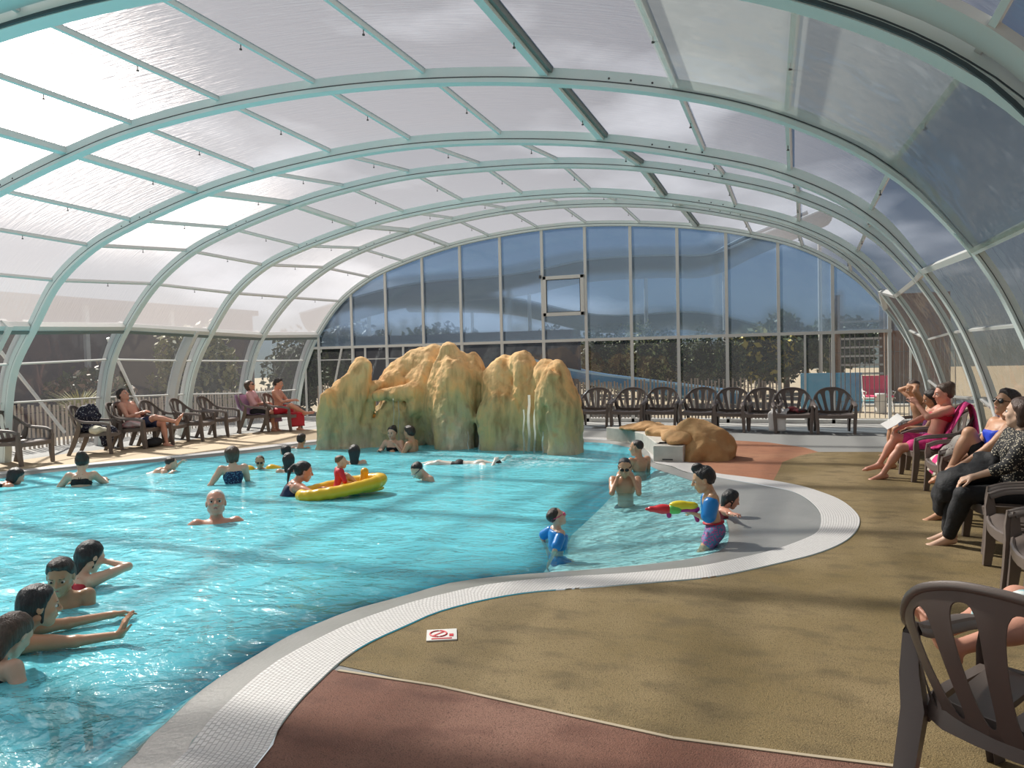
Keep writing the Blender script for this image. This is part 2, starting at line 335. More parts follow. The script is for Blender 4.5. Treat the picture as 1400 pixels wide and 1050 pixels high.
def ring(name, A, B, za, zb, m, n=420, across=8):
    A2 = np.concatenate([A, A[:1]]); seg = np.linalg.norm(np.diff(A2, axis=0), axis=1); cum = np.concatenate([[0], np.cumsum(seg)])
    s = np.linspace(0, cum[-1], n, endpoint=False); PA = np.stack([np.interp(s, cum, A2[:, i]) for i in (0, 1)], 1); PB = nearest_t(PA, B)
    V = []; UV = []; k = across+1
    for i in range(n):
        for j in range(k):
            t = j/across; p = PA[i]*(1-t)+PB[i]*t; V.append((p[0], p[1], za+(zb-za)*t)); UV.append((s[i], t))
    F = [(i*k+j, i*k+j+1, ((i+1) % n)*k+j+1, ((i+1) % n)*k+j) for i in range(n) for j in range(across)]
    me = pymesh(name, V, F); bm = bmesh.new(); bm.from_mesh(me); bmesh.ops.recalc_face_normals(bm, faces=bm.faces); bm.faces.ensure_lookup_table()
    if bm.faces[0].normal.z < 0: bmesh.ops.reverse_faces(bm, faces=bm.faces)
    bm.to_mesh(me); bm.free(); uv = me.uv_layers.new(name='along')
    for l in me.loops: uv.data[l.index].uv = UV[l.vertex_index]
    return struct(link(name, me, m, smooth=True))
m_cop = mat('grating_white', (.80, .78, .76), .45); t = m_cop.node_tree; p = t.nodes['Principled BSDF']
uvn = t.nodes.new('ShaderNodeUVMap'); uvn.uv_map = 'along'; mp = t.nodes.new('ShaderNodeMapping'); mp.inputs['Scale'].default_value = (40, 15, 1)
bk = t.nodes.new('ShaderNodeTexBrick'); bk.offset = .5; bk.inputs['Scale'].default_value = 1; bk.inputs['Mortar Size'].default_value = .13; bk.inputs['Mortar Smooth'].default_value = .3
bk.inputs['Brick Width'].default_value = 1.0; bk.inputs['Row Height'].default_value = 1.0
bk.inputs['Color1'].default_value = (.84, .82, .80, 1); bk.inputs['Color2'].default_value = (.76, .74, .72, 1); bk.inputs['Mortar'].default_value = (.46, .44, .43, 1)
t.links.new(uvn.outputs[0], mp.inputs[0]); t.links.new(mp.outputs[0], bk.inputs[0]); t.links.new(bk.outputs[0], p.inputs['Base Color'])
bb = t.nodes.new('ShaderNodeBump'); bb.inputs['Strength'].default_value = .6; bb.inputs['Distance'].default_value = .01; bb.invert = True
t.links.new(bk.outputs['Fac'], bb.inputs['Height']); t.links.new(bb.outputs[0], p.inputs['Normal'])
ring('trim_overflow_grating', Oc, Ic, .012, .004, m_cop)
m_slab = mat('slab_grey', (.25, .25, .235), .35, noise=(3, (.30, .295, .28), .2), bump=(40, .15))
WL = -.05
ring('floor_beach', Ic, Gc, -.004, WL-.004, m_slab)
# basin
def inside(P, Q):
    x, y = P[:, 0], P[:, 1]; r = np.zeros(len(P), bool); n = len(Q)
    for i in range(n):
        a, b = Q[i], Q[i-1]; c = ((a[1] > y) != (b[1] > y)); r ^= c & (x < (b[0]-a[0])*(y-a[1])/(b[1]-a[1]+1e-12)+a[0])
    return r
def dist(P, Q):
    d = np.full(len(P), 1e9)
    for i in range(len(Q)):
        a, b = Q[i-1], Q[i]; ab = b-a; t = np.clip(((P-a)@ab)/max(ab@ab, 1e-9), 0, 1); d = np.minimum(d, np.linalg.norm(P-a-t[:, None]*ab, axis=1))
    return d
SHELF = np.array([(-2.11, 6.18), (-2.45, 7.18), (-2.9, 10.0), (-2.76, 11.5), (-2.19, 12.58), (3, 12.5), (3, 5), (-1.4, 4.2)])*np.array([.9167, .9167])
SHELF[5:] = [(3, 12), (3, 4), (-1.9, 5.3)]
gx, gy = np.meshgrid(np.arange(-12.5, .6, .22), np.arange(-4.3, 15.8, .22)); PP = np.stack([gx.ravel(), gy.ravel()], 1)
PP = PP[inside(PP, Gc)]; dd = dist(PP, Gc); PP = PP[dd > .12]
allp = np.concatenate([Gc, PP]); ng = len(Gc)
res = delaunay_2d_cdt([Vector(p) for p in allp], [(i, (i+1) % ng) for i in range(ng)], [list(range(ng))], 1, 1e-5)
V2 = np.array([tuple(v) for v in res[0]]); D = dist(V2, Gc); D[D < 1e-4] = 0
sh = inside(V2, SHELF); ds = dist(V2, SHELF); wsh = np.clip(np.where(sh, ds, -ds)/.25+.5, 0, 1)
zdeep = -np.minimum(.06+D*.55, 1.15); zshelf = -np.minimum(.03+D*.15, .42); zz = WL+np.where(D == 0, -.006, zdeep*(1-wsh)+zshelf*wsh)
me = pymesh('pool_basin', [(p[0], p[1], z) for p, z in zip(V2, zz)], [tuple(f) for f in res[2]])
at_ = me.attributes.new('paint', 'FLOAT', 'POINT'); near = (V2[:, 1] < 4.3)*1.0
at_.data.foreach_set('value', np.clip(wsh+np.clip(1-D/.7, 0, 1)*near*.9*(V2[:, 0] > -6), 0, 1).astype(np.float32))
m_bas = mat('basin_paint', (.035, .52, .66), .6); t = m_bas.node_tree; p = t.nodes['Principled BSDF']
an = t.nodes.new('ShaderNodeAttribute'); an.attribute_name = 'paint'; mx = t.nodes.new('ShaderNodeMix'); mx.data_type = 'RGBA'
tc = t.nodes.new('ShaderNodeTexCoord'); no = t.nodes.new('ShaderNodeTexNoise'); no.inputs['Scale'].default_value = .55; no.inputs['Detail'].default_value = 3
m2 = t.nodes.new('ShaderNodeMix'); m2.data_type = 'RGBA'; m2.inputs[6].default_value = (.03, .62, .84, 1); m2.inputs[7].default_value = (.08, .78, .94, 1)
t.links.new(tc.outputs['Object'], no.inputs[0]); t.links.new(no.outputs[0], m2.inputs[0]); t.links.new(m2.outputs[2], mx.inputs[6]); mx.inputs[7].default_value = (.66, .84, .84, 1)
t.links.new(an.outputs['Fac'], mx.inputs[0]); t.links.new(mx.outputs[2], p.inputs['Base Color'])
struct(link('pool_basin', me, m_bas))
# water
def water_mat():
    m = bpy.data.materials.new('water'); m.use_nodes = True; t = m.node_tree; t.nodes.clear(); o = t.nodes.new('ShaderNodeOutputMaterial')
    a = t.nodes.new('ShaderNodeBsdfTransparent'); a.inputs[0].default_value = (.74, .97, .99, 1)
    g = t.nodes.new('ShaderNodeBsdfGlossy'); g.inputs['Roughness'].default_value = .07
    tc = t.nodes.new('ShaderNodeTexCoord')
    def no(s, st, d, rz=0):
        mp = t.nodes.new('ShaderNodeMapping'); mp.inputs['Scale'].default_value = st; mp.inputs['Rotation'].default_value = (0, 0, rz)
        n = t.nodes.new('ShaderNodeTexNoise'); n.inputs['Scale'].default_value = s; n.inputs['Detail'].default_value = d; n.inputs['Distortion'].default_value = .6
        t.links.new(tc.outputs['Object'], mp.inputs[0]); t.links.new(mp.outputs[0], n.inputs[0]); return n
    n1 = no(1.5, (1, 1.5, 1), 4, .5); n2 = no(5.5, (1, 1.6, 1), 5, -.3)
    b1 = t.nodes.new('ShaderNodeBump'); b1.inputs['Strength'].default_value = 1; b1.inputs['Distance'].default_value = .11; t.links.new(n1.outputs[0], b1.inputs['Height'])
    b2 = t.nodes.new('ShaderNodeBump'); b2.inputs['Strength'].default_value = 1; b2.inputs['Distance'].default_value = .035; t.links.new(n2.outputs[0], b2.inputs['Height']); t.links.new(b1.outputs[0], b2.inputs['Normal'])
    f = t.nodes.new('ShaderNodeFresnel'); f.inputs['IOR'].default_value = 1.33
    for x in (g, f): t.links.new(b2.outputs[0], x.inputs['Normal'])
    mu = t.nodes.new('ShaderNodeMath'); mu.operation = 'MULTIPLY'; mu.inputs[1].default_value = .75; t.links.new(f.outputs[0], mu.inputs[0])
    d = t.nodes.new('ShaderNodeBsdfDiffuse'); d.inputs[0].default_value = (.22, .86, 1.0, 1)       # the milky scatter of busy pool water
    m0 = t.nodes.new('ShaderNodeMixShader'); m0.inputs[0].default_value = .30; dn = t.nodes.new('ShaderNodeAttribute'); dn.attribute_name = 'milk'; t.links.new(dn.outputs['Fac'], m0.inputs[0]); t.links.new(a.outputs[0], m0.inputs[1]); t.links.new(d.outputs[0], m0.inputs[2])
    an = t.nodes.new('ShaderNodeAttribute'); an.attribute_name = 'foam'
    mx = t.nodes.new('ShaderNodeMixShader'); t.links.new(mu.outputs[0], mx.inputs[0]); t.links.new(m0.outputs[0], mx.inputs[1]); t.links.new(g.outputs[0], mx.inputs[2])
    fo = t.nodes.new('ShaderNodeBsdfDiffuse'); fo.inputs[0].default_value = (.85, .93, .95, 1); n3 = no(14, (1, 1, 1), 6)
    mr = t.nodes.new('ShaderNodeMapRange'); mr.inputs[1].default_value = .45; mr.inputs[2].default_value = .7; t.links.new(n3.outputs[0], mr.inputs[0])
    mm = t.nodes.new('ShaderNodeMath'); mm.operation = 'MULTIPLY'; t.links.new(mr.outputs[0], mm.inputs[0]); t.links.new(an.outputs['Fac'], mm.inputs[1])
    m3 = t.nodes.new('ShaderNodeMixShader'); t.links.new(mm.outputs[0], m3.inputs[0]); t.links.new(mx.outputs[0], m3.inputs[1]); t.links.new(fo.outputs[0], m3.inputs[2])
    t.links.new(m3.outputs[0], o.inputs[0]); return m
me = pymesh('pool_water', [(p[0], p[1], WL) for p in V2], [tuple(f) for f in res[2]])
foam = np.zeros(len(V2)); FOAM = [((-4.2, 12.15), 1.0, .9), ((-5.2, 12.3), .7, .5), ((-3.4, 12.5), .5, .6), ((-4.95, 11.5), .45, .8), ((-9.6, 9.0), .6, .4), ((-5.6, 8.1), .5, .3), ((-4.8, 4.3), .5, .25), ((-6.2, 12.6), .8, .35)]
for c, r, s in FOAM: foam = np.maximum(foam, s*np.clip(1-np.linalg.norm(V2-np.array(c), axis=1)/r, 0, 1)**.6)
k_ = me.attributes.new('milk', 'FLOAT', 'POINT'); k_.data.foreach_set('value', (np.clip(.80*(1-np.exp(-np.abs(zz-WL)*2.6)), .03, .80)*(1-.72*wsh)).astype(np.float32))
a_ = me.attributes.new('foam', 'FLOAT', 'POINT'); a_.data.foreach_set('value', foam.astype(np.float32))
wo = link('pool_water', me, water_mat()); tag(wo, 'turquoise rippled pool water in front of the rock waterfall', 'water', kind='stuff')
# raised kerb on the far right of the pool, carrying the small rocks
kp = [(-3.58, 14.98), (-3.05, 14.5), (-2.62, 13.8), (-2.32, 12.9), (-2.1, 12.2)]
V = []; n = len(kp)
for i, (x, y) in enumerate(kp):
    w = .42 if i < 4 else .35; V += [(x, y, -.4), (x, y, .25), (x+w, y+.15, .25), (x+w, y+.15, -.02)]
F = [(i*4+j, i*4+j+1, i*4+4+j+1, i*4+4+j) for i in range(n-1) for j in range(3)]+[(0, 1, 2, 3), tuple((n-1)*4+j for j in (3, 2, 1, 0))]
kb = MB(); kb.add(V, F); kb.box(-2.12, -1.66, 11.95, 12.5, -.4, .25)
ko = kb.build('trim_pool_kerb', mat('kerb_cream', (.62, .60, .54), .7, noise=(8, (.52, .50, .45), .2)), bevel=.015); struct(ko)
g = MB(); g.box(-1.98, -1.82, 11.945, 11.95, .03, .05); struct(g.build('trim_kerb_slot', mat('slot_dark', (.06, .06, .06), .6)))
# depth sign set into the deck
ds_ = empty('depth_sign', at(604, 870), R(25)); tag(ds_, 'small white tile sign with red marks set in the olive deck', 'sign')
q = MB(); q.box(-.09, .09, -.09, .09, .004, .012); q.build('tile', mat('tile_white', (.85, .84, .80), .4), ds_)
q = MB(); ring_p = [(.05*math.cos(a)-.02, .05*math.sin(a)+.01, .0125) for a in np.linspace(0, 2*math.pi, 20)]
q.tube(ring_p, .006, 5); q.bar((-.055, -.025, .0125), (.015, .045, .0125), .012, .004); q.bar((-.06, -.07, .0125), (.06, -.07, .0125), .014, .004); q.bar((.045, -.02, .0125), (.07, -.02, .0125), .04, .004)
q.build('red_marks', mat('sign_red', (.65, .05, .06), .5), ds_)
# ================================================================== the enclosure
GEN = [(-13.8, 0.0), (-13.66, 0.96), (-13.38, 1.76), (-12.88, 2.49), (-12.14, 3.32), (-11.22, 3.9), (-10.22, 4.27), (-8.8, 4.63), (-7.65, 4.81), (-6.32, 4.92), (-5.04, 4.93), (-3.67, 4.85), (-2.29, 4.65), (-1.03, 4.34), (0.03, 3.97), (0.97, 3.39), (1.6, 2.59), (2.06, 1.81), (2.38, 0.87), (2.52, 0.0)]
ARC = {'A':(7.61, [(-14.01, 0.0), (-13.87, 0.89), (-13.6, 1.67), (-13.09, 2.4), (-12.35, 3.23), (-11.43, 3.82), (-10.43, 4.18), (-9.01, 4.54), (-7.86, 4.75), (-6.49, 4.86), (-5.14, 4.87), (-3.75, 4.78), (-2.38, 4.59), (-1.08, 4.29), (-0.06, 3.91), (0.84, 3.34), (1.47, 2.51), (1.81, 1.84), (2.1, 0.93), (2.24, 0.0)]),
'B':(9.72, [(-13.36, 0.0), (-13.24, 1.06), (-13.03, 1.75), (-12.53, 2.43), (-11.92, 3.18), (-11.09, 3.72), (-10.14, 4.06), (-8.79, 4.41), (-7.69, 4.6), (-6.33, 4.73), (-5.04, 4.76), (-3.69, 4.67), (-2.31, 4.47), (-1.05, 4.16), (-0.06, 3.82), (0.81, 3.28), (1.37, 2.55), (1.77, 1.85), (2.08, 0.92), (2.22, 0.0)]),
'C':(12.28, [(-13.9, 0.0), (-13.78, 1.02), (-13.56, 1.82), (-13.12, 2.52), (-12.34, 3.35), (-11.39, 3.96), (-10.37, 4.33), (-8.94, 4.69), (-7.75, 4.89), (-6.41, 5.01), (-5.06, 5.0), (-3.69, 4.92), (-2.33, 4.73), (-1.04, 4.41), (0.03, 4.04), (0.99, 3.46), (1.62, 2.66), (2.06, 1.88), (2.37, 0.94), (2.51, 0.0)]),
'D':(14.30, [(-13.58, 0.0), (-13.45, 0.98), (-13.18, 1.76), (-12.74, 2.45), (-12.04, 3.29), (-11.17, 3.88), (-10.18, 4.23), (-8.76, 4.57), (-7.6, 4.75), (-6.28, 4.86), (-5.01, 4.88), (-3.65, 4.82), (-2.28, 4.6), (-1.01, 4.3), (0.04, 3.93), (0.97, 3.35), (1.58, 2.58), (2.01, 1.81), (2.32, 0.87), (2.46, 0.0)]),
'E':(16.68, [(-13.9, 0.0), (-13.76, 0.89), (-13.53, 1.74), (-13.16, 2.44), (-12.28, 3.36), (-11.18, 4.06), (-10.13, 4.47), (-8.76, 4.81), (-7.58, 4.99), (-6.27, 5.11), (-5.02, 5.13), (-3.68, 5.05), (-2.33, 4.86), (-1.07, 4.55), (-0.01, 4.19), (0.93, 3.61), (1.56, 2.81), (2.02, 2.02), (2.34, 1.05), (2.48, 0.0)]),
'W':(18.97, [(-13.87, 0.0), (-13.72, 0.88), (-13.44, 1.73), (-13.02, 2.49), (-12.23, 3.4), (-11.22, 4.03), (-10.15, 4.41), (-8.77, 4.75), (-7.6, 4.92), (-6.26, 5.03), (-4.97, 5.04), (-3.61, 4.94), (-2.26, 4.76), (-1.0, 4.48), (0.12, 4.1), (1.13, 3.46), (1.84, 2.58), (2.33, 1.77), (2.68, 0.84), (2.83, 0.0)])}
ARC['O'] = (4.95, [(x, z*.975) for x, z in GEN]); ARC['P'] = (2.5, GEN); ARC['Q'] = (0.0, GEN); ARC['S'] = (-2.6, GEN); ARC['T'] = (-5.2, GEN); ARC['U'] = (-7.8, GEN)
ORDER = 'UTSQPOABCDEW'; SUBD = 6
CUR = {k: (v[0], np.array(crom(v[1], SUBD))) for k, v in ARC.items()}
m_alu = mat('aluminium_pale', (.72, .82, .80), .4, noise=(5, (.77, .84, .82), .2))  # pale paint with the teal cast of water-reflected light put in
m_white = mat('aluminium_white', (.74, .74, .71), .4)
m_dark = mat('beam_dark', (.16, .20, .19), .5)
m_gask = mat('gasket', (.05, .07, .08), .6)
m_bolt = mat('bolt', (.08, .08, .08), .4, .6)
TRIM = [0]
def trim(o): TRIM[0] += 1; o.name = 'trim_%d' % TRIM[0]; return struct(o)
def inward(c):
    out = []
    for i in range(len(c)):
        t = c[min(i+1, len(c)-1)]-c[max(i-1, 0)]; n = np.array([t[1], -t[0]]); n /= np.linalg.norm(n); out.append(n)
    return np.array(out)
for key in ORDER:
    Y, c = CUR[key]; nv = inward(c); P = [(p[0], Y, p[1]) for p in c]; N = [Vector((n[0], 0, n[1])) for n in nv]
    th = .09 if key not in 'O' else .13; d = .15 if key != 'W' else .12; b = MB()
    SCL = [((.5, 1) if i > 16*SUBD else ((.5+.5*min(1, (16*SUBD-i)/6), 1) if i > 15*SUBD else (1, 1))) for i in range(len(P))]
    b.sweep(P, N, [(.0, 0), (d, 0), (d, th), (0, th)], 0, B=(0, 1, 0), scales=SCL)
    b.sweep(P, N, [(d-.03, -.018), (d+.012, -.018), (d+.012, th+.02), (d-.03, th+.02)], 0, B=(0, 1, 0), scales=SCL)   # inner lip
    b.sweep(P, N, [(d-.05, -.006), (d-.042, -.006), (d-.042, 0), (d-.05, 0)], 1, B=(0, 1, 0), scales=SCL)
    if key == 'O':
        b.sweep(P, N, [(.0, -.34), (.05, -.34), (.05, -.05), (0, -.05)], 2, B=(0, 1, 0)); b.sweep(P, N, [(d-.02, -.045), (d+.005, -.045), (d+.005, -.022), (d-.02, -.022)], 1, B=(0, 1, 0))
    o = b.build('trim', [m_alu, m_gask, m_white]); smooth_angle(o, 35); trim(o)
    if key in 'ABCDE':
        q = MB()
        for k0, k1 in ((12*SUBD+3, 12*SUBD+6), (6*SUBD-1, 6*SUBD+2)):
            for s in np.linspace(k0, k1, 4):
                i = int(s); f = s-i; pp = c[i]*(1-f)+c[i+1]*f; n = nv[i]; ctr = Vector((pp[0]+n[0]*.07, Y-.004, pp[1]+n[1]*.07))
                q.tube([ctr, ctr+Vector((0, .006, 0))], .011, 8)
        q.build('bolt_row', m_bolt, o)
    # wide white foot posts up to the gutter on the left, doubled where two modules meet
    offs = [0] + ([-.42] if key in 'BD' else [])
    for of in offs:
        cc = c[:3*SUBD+1]; nn_ = nv[:3*SUBD+1]; q = MB()
        q.sweep([(p[0]-n[0]*.0, Y+of, p[1]) for p, n in zip(cc, nn_)], [Vector((n[0], 0, n[1])) for n in nn_], [(-.14, .02), (.10, .02), (.10, .12), (-.14, .12)], B=(0, 1, 0))
        oo = q.build('trim', m_white); smooth_angle(oo, 35); trim(oo)
# purlins
ridge = (7, 12)
for a, b_ in zip(ORDER[:-1], ORDER[1:]):
    Ya, ca = CUR[a]; Yb, cb = CUR[b_]; na, nb = inward(ca), inward(cb)
    for k in range(1, 19):
        i = k*SUBD; n = (na[i]+nb[i])/2; N = Vector((n[0], 0, n[1])); A_ = Vector((ca[i][0], Ya+.09, ca[i][1])); B_ = Vector((cb[i][0], Yb, cb[i][1])); q = MB()
        gut = k in (3, 16); rd = k in ridge; low = k in (1, 2, 17, 18)
        w, h = (.10, .13) if gut else ((.085, .085) if rd else ((.028, .03) if low else (.04, .05)))
        if k == 16: w, h = .06, .09
        q.sweep([A_, B_], N, [(-.01, -w/2), (h, -w/2), (h, w/2), (-.01, w/2)], 0)
        if rd: q.sweep([A_+Vector((.055 if k == 12 else -.055, 0, 0)), B_+Vector((.055 if k == 12 else -.055, 0, 0))], N, [(0, -.03), (.06, -.03), (.06, .03), (0, .03)], 1)
        if gut and k == 3: q.sweep([A_+N*.06-Vector((0, 0, .10)), B_+N*.06-Vector((0, 0, .10))], N, [(0, -.03), (.03, -.03), (.03, .03), (0, .03)], 1)
        if not (gut or low):
            m_ = A_.lerp(B_, .5 if not rd else .62)+N*h; q.tube([m_-Vector((0, 0, .01)), m_-Vector((0, 0, -.0))-N*-.0+Vector((0, 0, -.05))], .005, 6, 2); q.tube([m_-Vector((0, 0, .05)), m_-Vector((0, 0, .062))], .014, 6, 2)
        o = q.build('trim', [m_white if (k < 6 or k > 12 or gut) else m_alu, m_dark, m_bolt]); trim(o)
# panes
m_roof = sheet_mat('polycarbonate_roof', .47, (.95, .97, 1), .28, (.72, .68, .69), .06, .22, scat=.13, srough=.5, bump=(3, .25, (1, 9, 1)))
m_clear = sheet_mat('clear_sheet', .90, (.95, .96, .98), .04, (.8, .8, .85), .04, .03, bump=(1.2, .12, (1, 1, 1)))
m_vinyl = sheet_mat('smoky_sheet', .56, (.90, .88, .84), .28, (.72, .70, .66), .16, .06, bump=(1.5, .6, (1, 1, 1)))
m_flap = sheet_mat('flap_sheet', .52, (.84, .90, .86), .30, (.72, .78, .74), .18, .07, bump=(.9, .9, (1, 1, 1)))
m_frost = sheet_mat('frosted_wall', .36, (.70, .84, 1), .12, (.50, .66, .88), .06, .1, scat=.46, srough=.2)
def pane(name, a, b_, k0, k1, m, off=0.0):
    Ya, ca = CUR[a]; Yb, cb = CUR[b_]; i0, i1 = k0*SUBD, k1*SUBD; V = []; nj = 4; na = inward(ca)
    for i in range(i0, i1+1):
        for j in range(nj+1):
            t = j/nj; p = ca[i]*(1-t)+cb[i]*t+na[i]*off; V.append((p[0], (Ya+.03)*(1-t)+(Yb+.03)*t, p[1]))
    F = [((i)*(nj+1)+j, i*(nj+1)+j+1, (i+1)*(nj+1)+j+1, (i+1)*(nj+1)+j) for i in range(i1-i0) for j in range(nj)]
    return struct(link(name, pymesh(name, V, F), m))
for a, b_ in zip(ORDER[:-1], ORDER[1:]):
    pane('ceiling', a, b_, 3, 16, m_roof)
    pane('wall_left', a, b_, 0, 3, m_clear)
    pane('wall_right', a, b_, 16, 19, m_vinyl)
pane('ceiling_flap', 'O', 'A', 13, 16, m_flap, .10)
# end wall
Yw = CUR['W'][0]+.05; cw = CUR['W'][1]
def top_z(x):
    i = np.argmax(cw[:, 0] > x); 
    j = [k for k in range(len(cw)-1) if (cw[k, 0]-x)*(cw[k+1, 0]-x) <= 0][0]; f = (x-cw[j, 0])/(cw[j+1, 0]-cw[j, 0]+1e-9); return cw[j, 1]*(1-f)+cw[j+1, 1]*f
MX = [-12.95, -11.83, -10.73, -9.58, -8.45, -7.3, -6.15, -5.01, -3.86, -2.72, -1.58, -0.42, 0.74, 1.9]; BZ = 2.07
for x in MX:
    q = MB(); q.box(x-.035, x+.035, Yw, Yw+.06, 0, top_z(x)-.02); trim(q.build('trim', m_white))
for x0, x1 in ((.12, .17), (-11.45, -11.4), (-10.25, -10.2), (-13.45, -13.4), (2.3, 2.34)):
    q = MB(); q.box(x0, x1, Yw+.01, Yw+.05, 0, BZ if x0 != 2.3 else 1.8); trim(q.build('trim', m_white))
q = MB(); q.box(-13.1, 1.95, Yw-.01, Yw+.07, BZ-.035, BZ+.035); trim(q.build('trim', m_white))
q = MB(); q.box(-13.7, 2.6, Yw, Yw+.07, 0, .09); trim(q.build('trim', m_white))
q = MB(); q.bar((-12.7, Yw-.02, 0), (-12.15, Yw-.02, BZ), .05, .04); trim(q.build('trim', m_white))
q = MB(); q.bar((-12.9, Yw-.02, 1.72), (-9.6, Yw-.02, 1.72), .03, .03); trim(q.build('trim', m_white))
WN = [0]
xs = [-13.7]+MX+[2.75]
for x0, x1 in zip(xs[:-1], xs[1:]):
    n = 8; X = np.linspace(x0, x1, n+1)
    up = [(x, Yw+.03, top_z(min(max(x, -13.78), 2.8))-.01) for x in X]
    if up[0][2] > BZ or up[-1][2] > BZ:
        V = [(x, Yw+.03, min(BZ, z)) for x, (_, _, z) in zip(X, up)]+up
        WN[0] += 1; struct(link('window_%d' % WN[0], pymesh('w', V, [(i, i+1, n+2+i, n+1+i) for i in range(n)]), m_frost, smooth=False))
    V = [(x, Yw+.03, .09) for x in X]+[(x, Yw+.03, min(BZ, z)) for x, (_, _, z) in zip(X, up)]
    WN[0] += 1; struct(link('window_%d' % WN[0], pymesh('w', V, [(i, i+1, n+2+i, n+1+i) for i in range(n)]), m_clear, smooth=False))
# opening light
fr = MB(); x0, x1, z0, z1 = -6.12, -5.04, 2.70, 3.72
for b in ((x0, x1, z0, z0+.09), (x0, x1, z1-.09, z1), (x0, x0+.09, z0, z1), (x1-.09, x1, z0, z1)): fr.box(b[0], b[1], Yw-.06, Yw+.02, b[2], b[3])
fo = fr.build('window_%d' % (WN[0]+1), m_white, bevel=.008); struct(fo)
q = MB()
for b in ((x0+.09, x1-.09, z0+.09, z0+.105), (x0+.09, x1-.09, z1-.105, z1-.09), (x0+.09, x0+.105, z0+.09, z1-.09), (x1-.105, x1-.09, z0+.09, z1-.09)): q.box(b[0], b[1], Yw-.05, Yw-.01, b[2], b[3])
q.build('window_gasket', m_gask, fo)
q = MB(); q.tube([(x0-.05, Yw-.09, z1-.05), (x0-.05, Yw-.09, z1+.03)], .035, 8); q.build('window_hinge', m_bolt, fo)
# wall behind the photographer
V = [(p[0], -7.8, p[1]) for p in CUR['U'][1]]; struct(link('wall_front', pymesh('wall_front', V, [tuple(range(len(V)))]), m_roof, smooth=False))
# slanted white bars outside the left wall
for y0, y1 in ((10.3, 12.0), (13.0, 14.2)):
    q = MB(); q.bar((-14.3, y0, 2.3), (-14.5, y1, .3), .05, .05); trim(q.build('trim', m_white))
# ================================================================== outside
flat_poly('ground_outside', [(-60, -30), (50, -30), (50, 80), (-60, 80)], [[(XL, -8), (XR, -8), (XR, 20.5), (XL, 20.5)]], -.01, mat('ground_sand', (.42, .34, .23), .9, noise=(2, (.34, .29, .2), .2)))
def fence(name, a, b, h, step, label, m, wires=(.2, .8), w=.045):
    a, b = Vector(a), Vector(b); L = (b-a).length; d = (b-a)/L; e = empty(name, a); tag(e, label, 'fence'); q = MB(); n = int(L/step)
    for i in range(n):
        p = d*(i*step+random.uniform(-.012, .012)); hh = h*random.uniform(.93, 1.05); q.bar((p.x, p.y, 0), (p.x+random.uniform(-.012, .012), p.y, hh), w*random.uniform(.7, 1.15), .02, up=(-d.y, d.x, 0))
    q.build('paling', m, e)
    for z in wires:
        q = MB(); q.tube([(0, 0, h*z), (d.x*L, d.y*L, h*z)], .006, 5); q.build('wire', m_bolt, e)
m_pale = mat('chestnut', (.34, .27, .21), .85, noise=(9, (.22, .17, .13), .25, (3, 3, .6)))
m_pale2 = mat('chestnut_sunlit', (.56, .47, .38), .85, noise=(9, (.42, .33, .25), .25, (3, 3, .6)))  # lighter copy of the chestnut, sunlight put into the colour
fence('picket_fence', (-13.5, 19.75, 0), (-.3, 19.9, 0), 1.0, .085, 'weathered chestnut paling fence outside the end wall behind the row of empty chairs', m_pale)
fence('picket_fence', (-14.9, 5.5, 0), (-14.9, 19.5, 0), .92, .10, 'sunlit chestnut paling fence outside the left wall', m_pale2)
fence('railing', (.75, 20.6, 0), (3.6, 20.9, 0), 2.0, .11, 'tall thin dark bar railing outside the right end of the glass wall', mat('railing_dark', (.10, .09, .08), .6), w=.018)
def leafblob(name, c, r, n, cols, label, cat, size=.09, core=(.012, .022, .01), trunk=None, group=None, seed=0):
    rng = np.random.RandomState(seed); d = rng.normal(size=(n, 3)); d /= np.linalg.norm(d, axis=1)[:, None]; rad = rng.uniform(.72, 1.08, n)**1.0
    bump = 1+.22*np.sin(d[:, 0]*5+seed)*np.cos(d[:, 2]*4+1+seed)+.12*np.sin(d[:, 1]*9)
    P = d*(rad*bump)[:, None]*np.array(r); a = rng.normal(size=(n, 3)); a /= np.linalg.norm(a, axis=1)[:, None]; b = np.cross(a, rng.normal(size=(n, 3))); b /= np.linalg.norm(b, axis=1)[:, None]
    s = size*rng.uniform(.6, 1.4, n)[:, None]; V = np.stack([P-a*s, P+b*s*.5, P+a*s, P-b*s*.5], 1).reshape(-1, 3)
    me = npmesh(name, V, np.arange(4*n).reshape(-1, 4)); mi = rng.randint(0, len(cols), n); 
    o = link(name, me, [mat('leaf_%d_%d_%d' % tuple(int(x*999) for x in q), q, .6) for q in cols], smooth=False); k = len(me.polygons); me.polygons.foreach_set('material_index', mi[:k].astype(np.int32))
    o.location = c; tag(o, label, cat, group)
    link('shade_core', sdf_mesh('shade_blob', [ell((0, 0, 0), np.array(r)*.78)], max(r)*.1), mat('leaf_core', core, .9), o)  # solid near-black core: shade inside the foliage put into its colour
    if trunk: q = MB(); q.tube([(0, 0, -r[2]*.6), (0, 0, -c[2])], trunk); q.build('trunk', mat('bark', (.12, .08, .05), .9), o)
    return o
dk = [(.02, .045, .015), (.035, .07, .02), (.06, .10, .03)]; cream = dk+[(.45, .42, .20), (.30, .34, .12)]
hed = [(815, 497, 25, .62), (850, 495, 26.2, .68), (885, 492, 25, .66), (918, 497, 26.2, .66), (958, 500, 25, .62), (992, 505, 26.2, .62)]
hl = ['dark hedge bush left of the cream-flecked bushes behind the end wall', 'hedge bush with cream flecks, second from the left behind the end wall', 'brightest cream and yellow-green bush behind the end wall', 'green bush right of the brightest bush behind the end wall', 'dark shaggy bush beside the palm behind the end wall', 'rightmost dark bush over the blue chute behind the end wall']
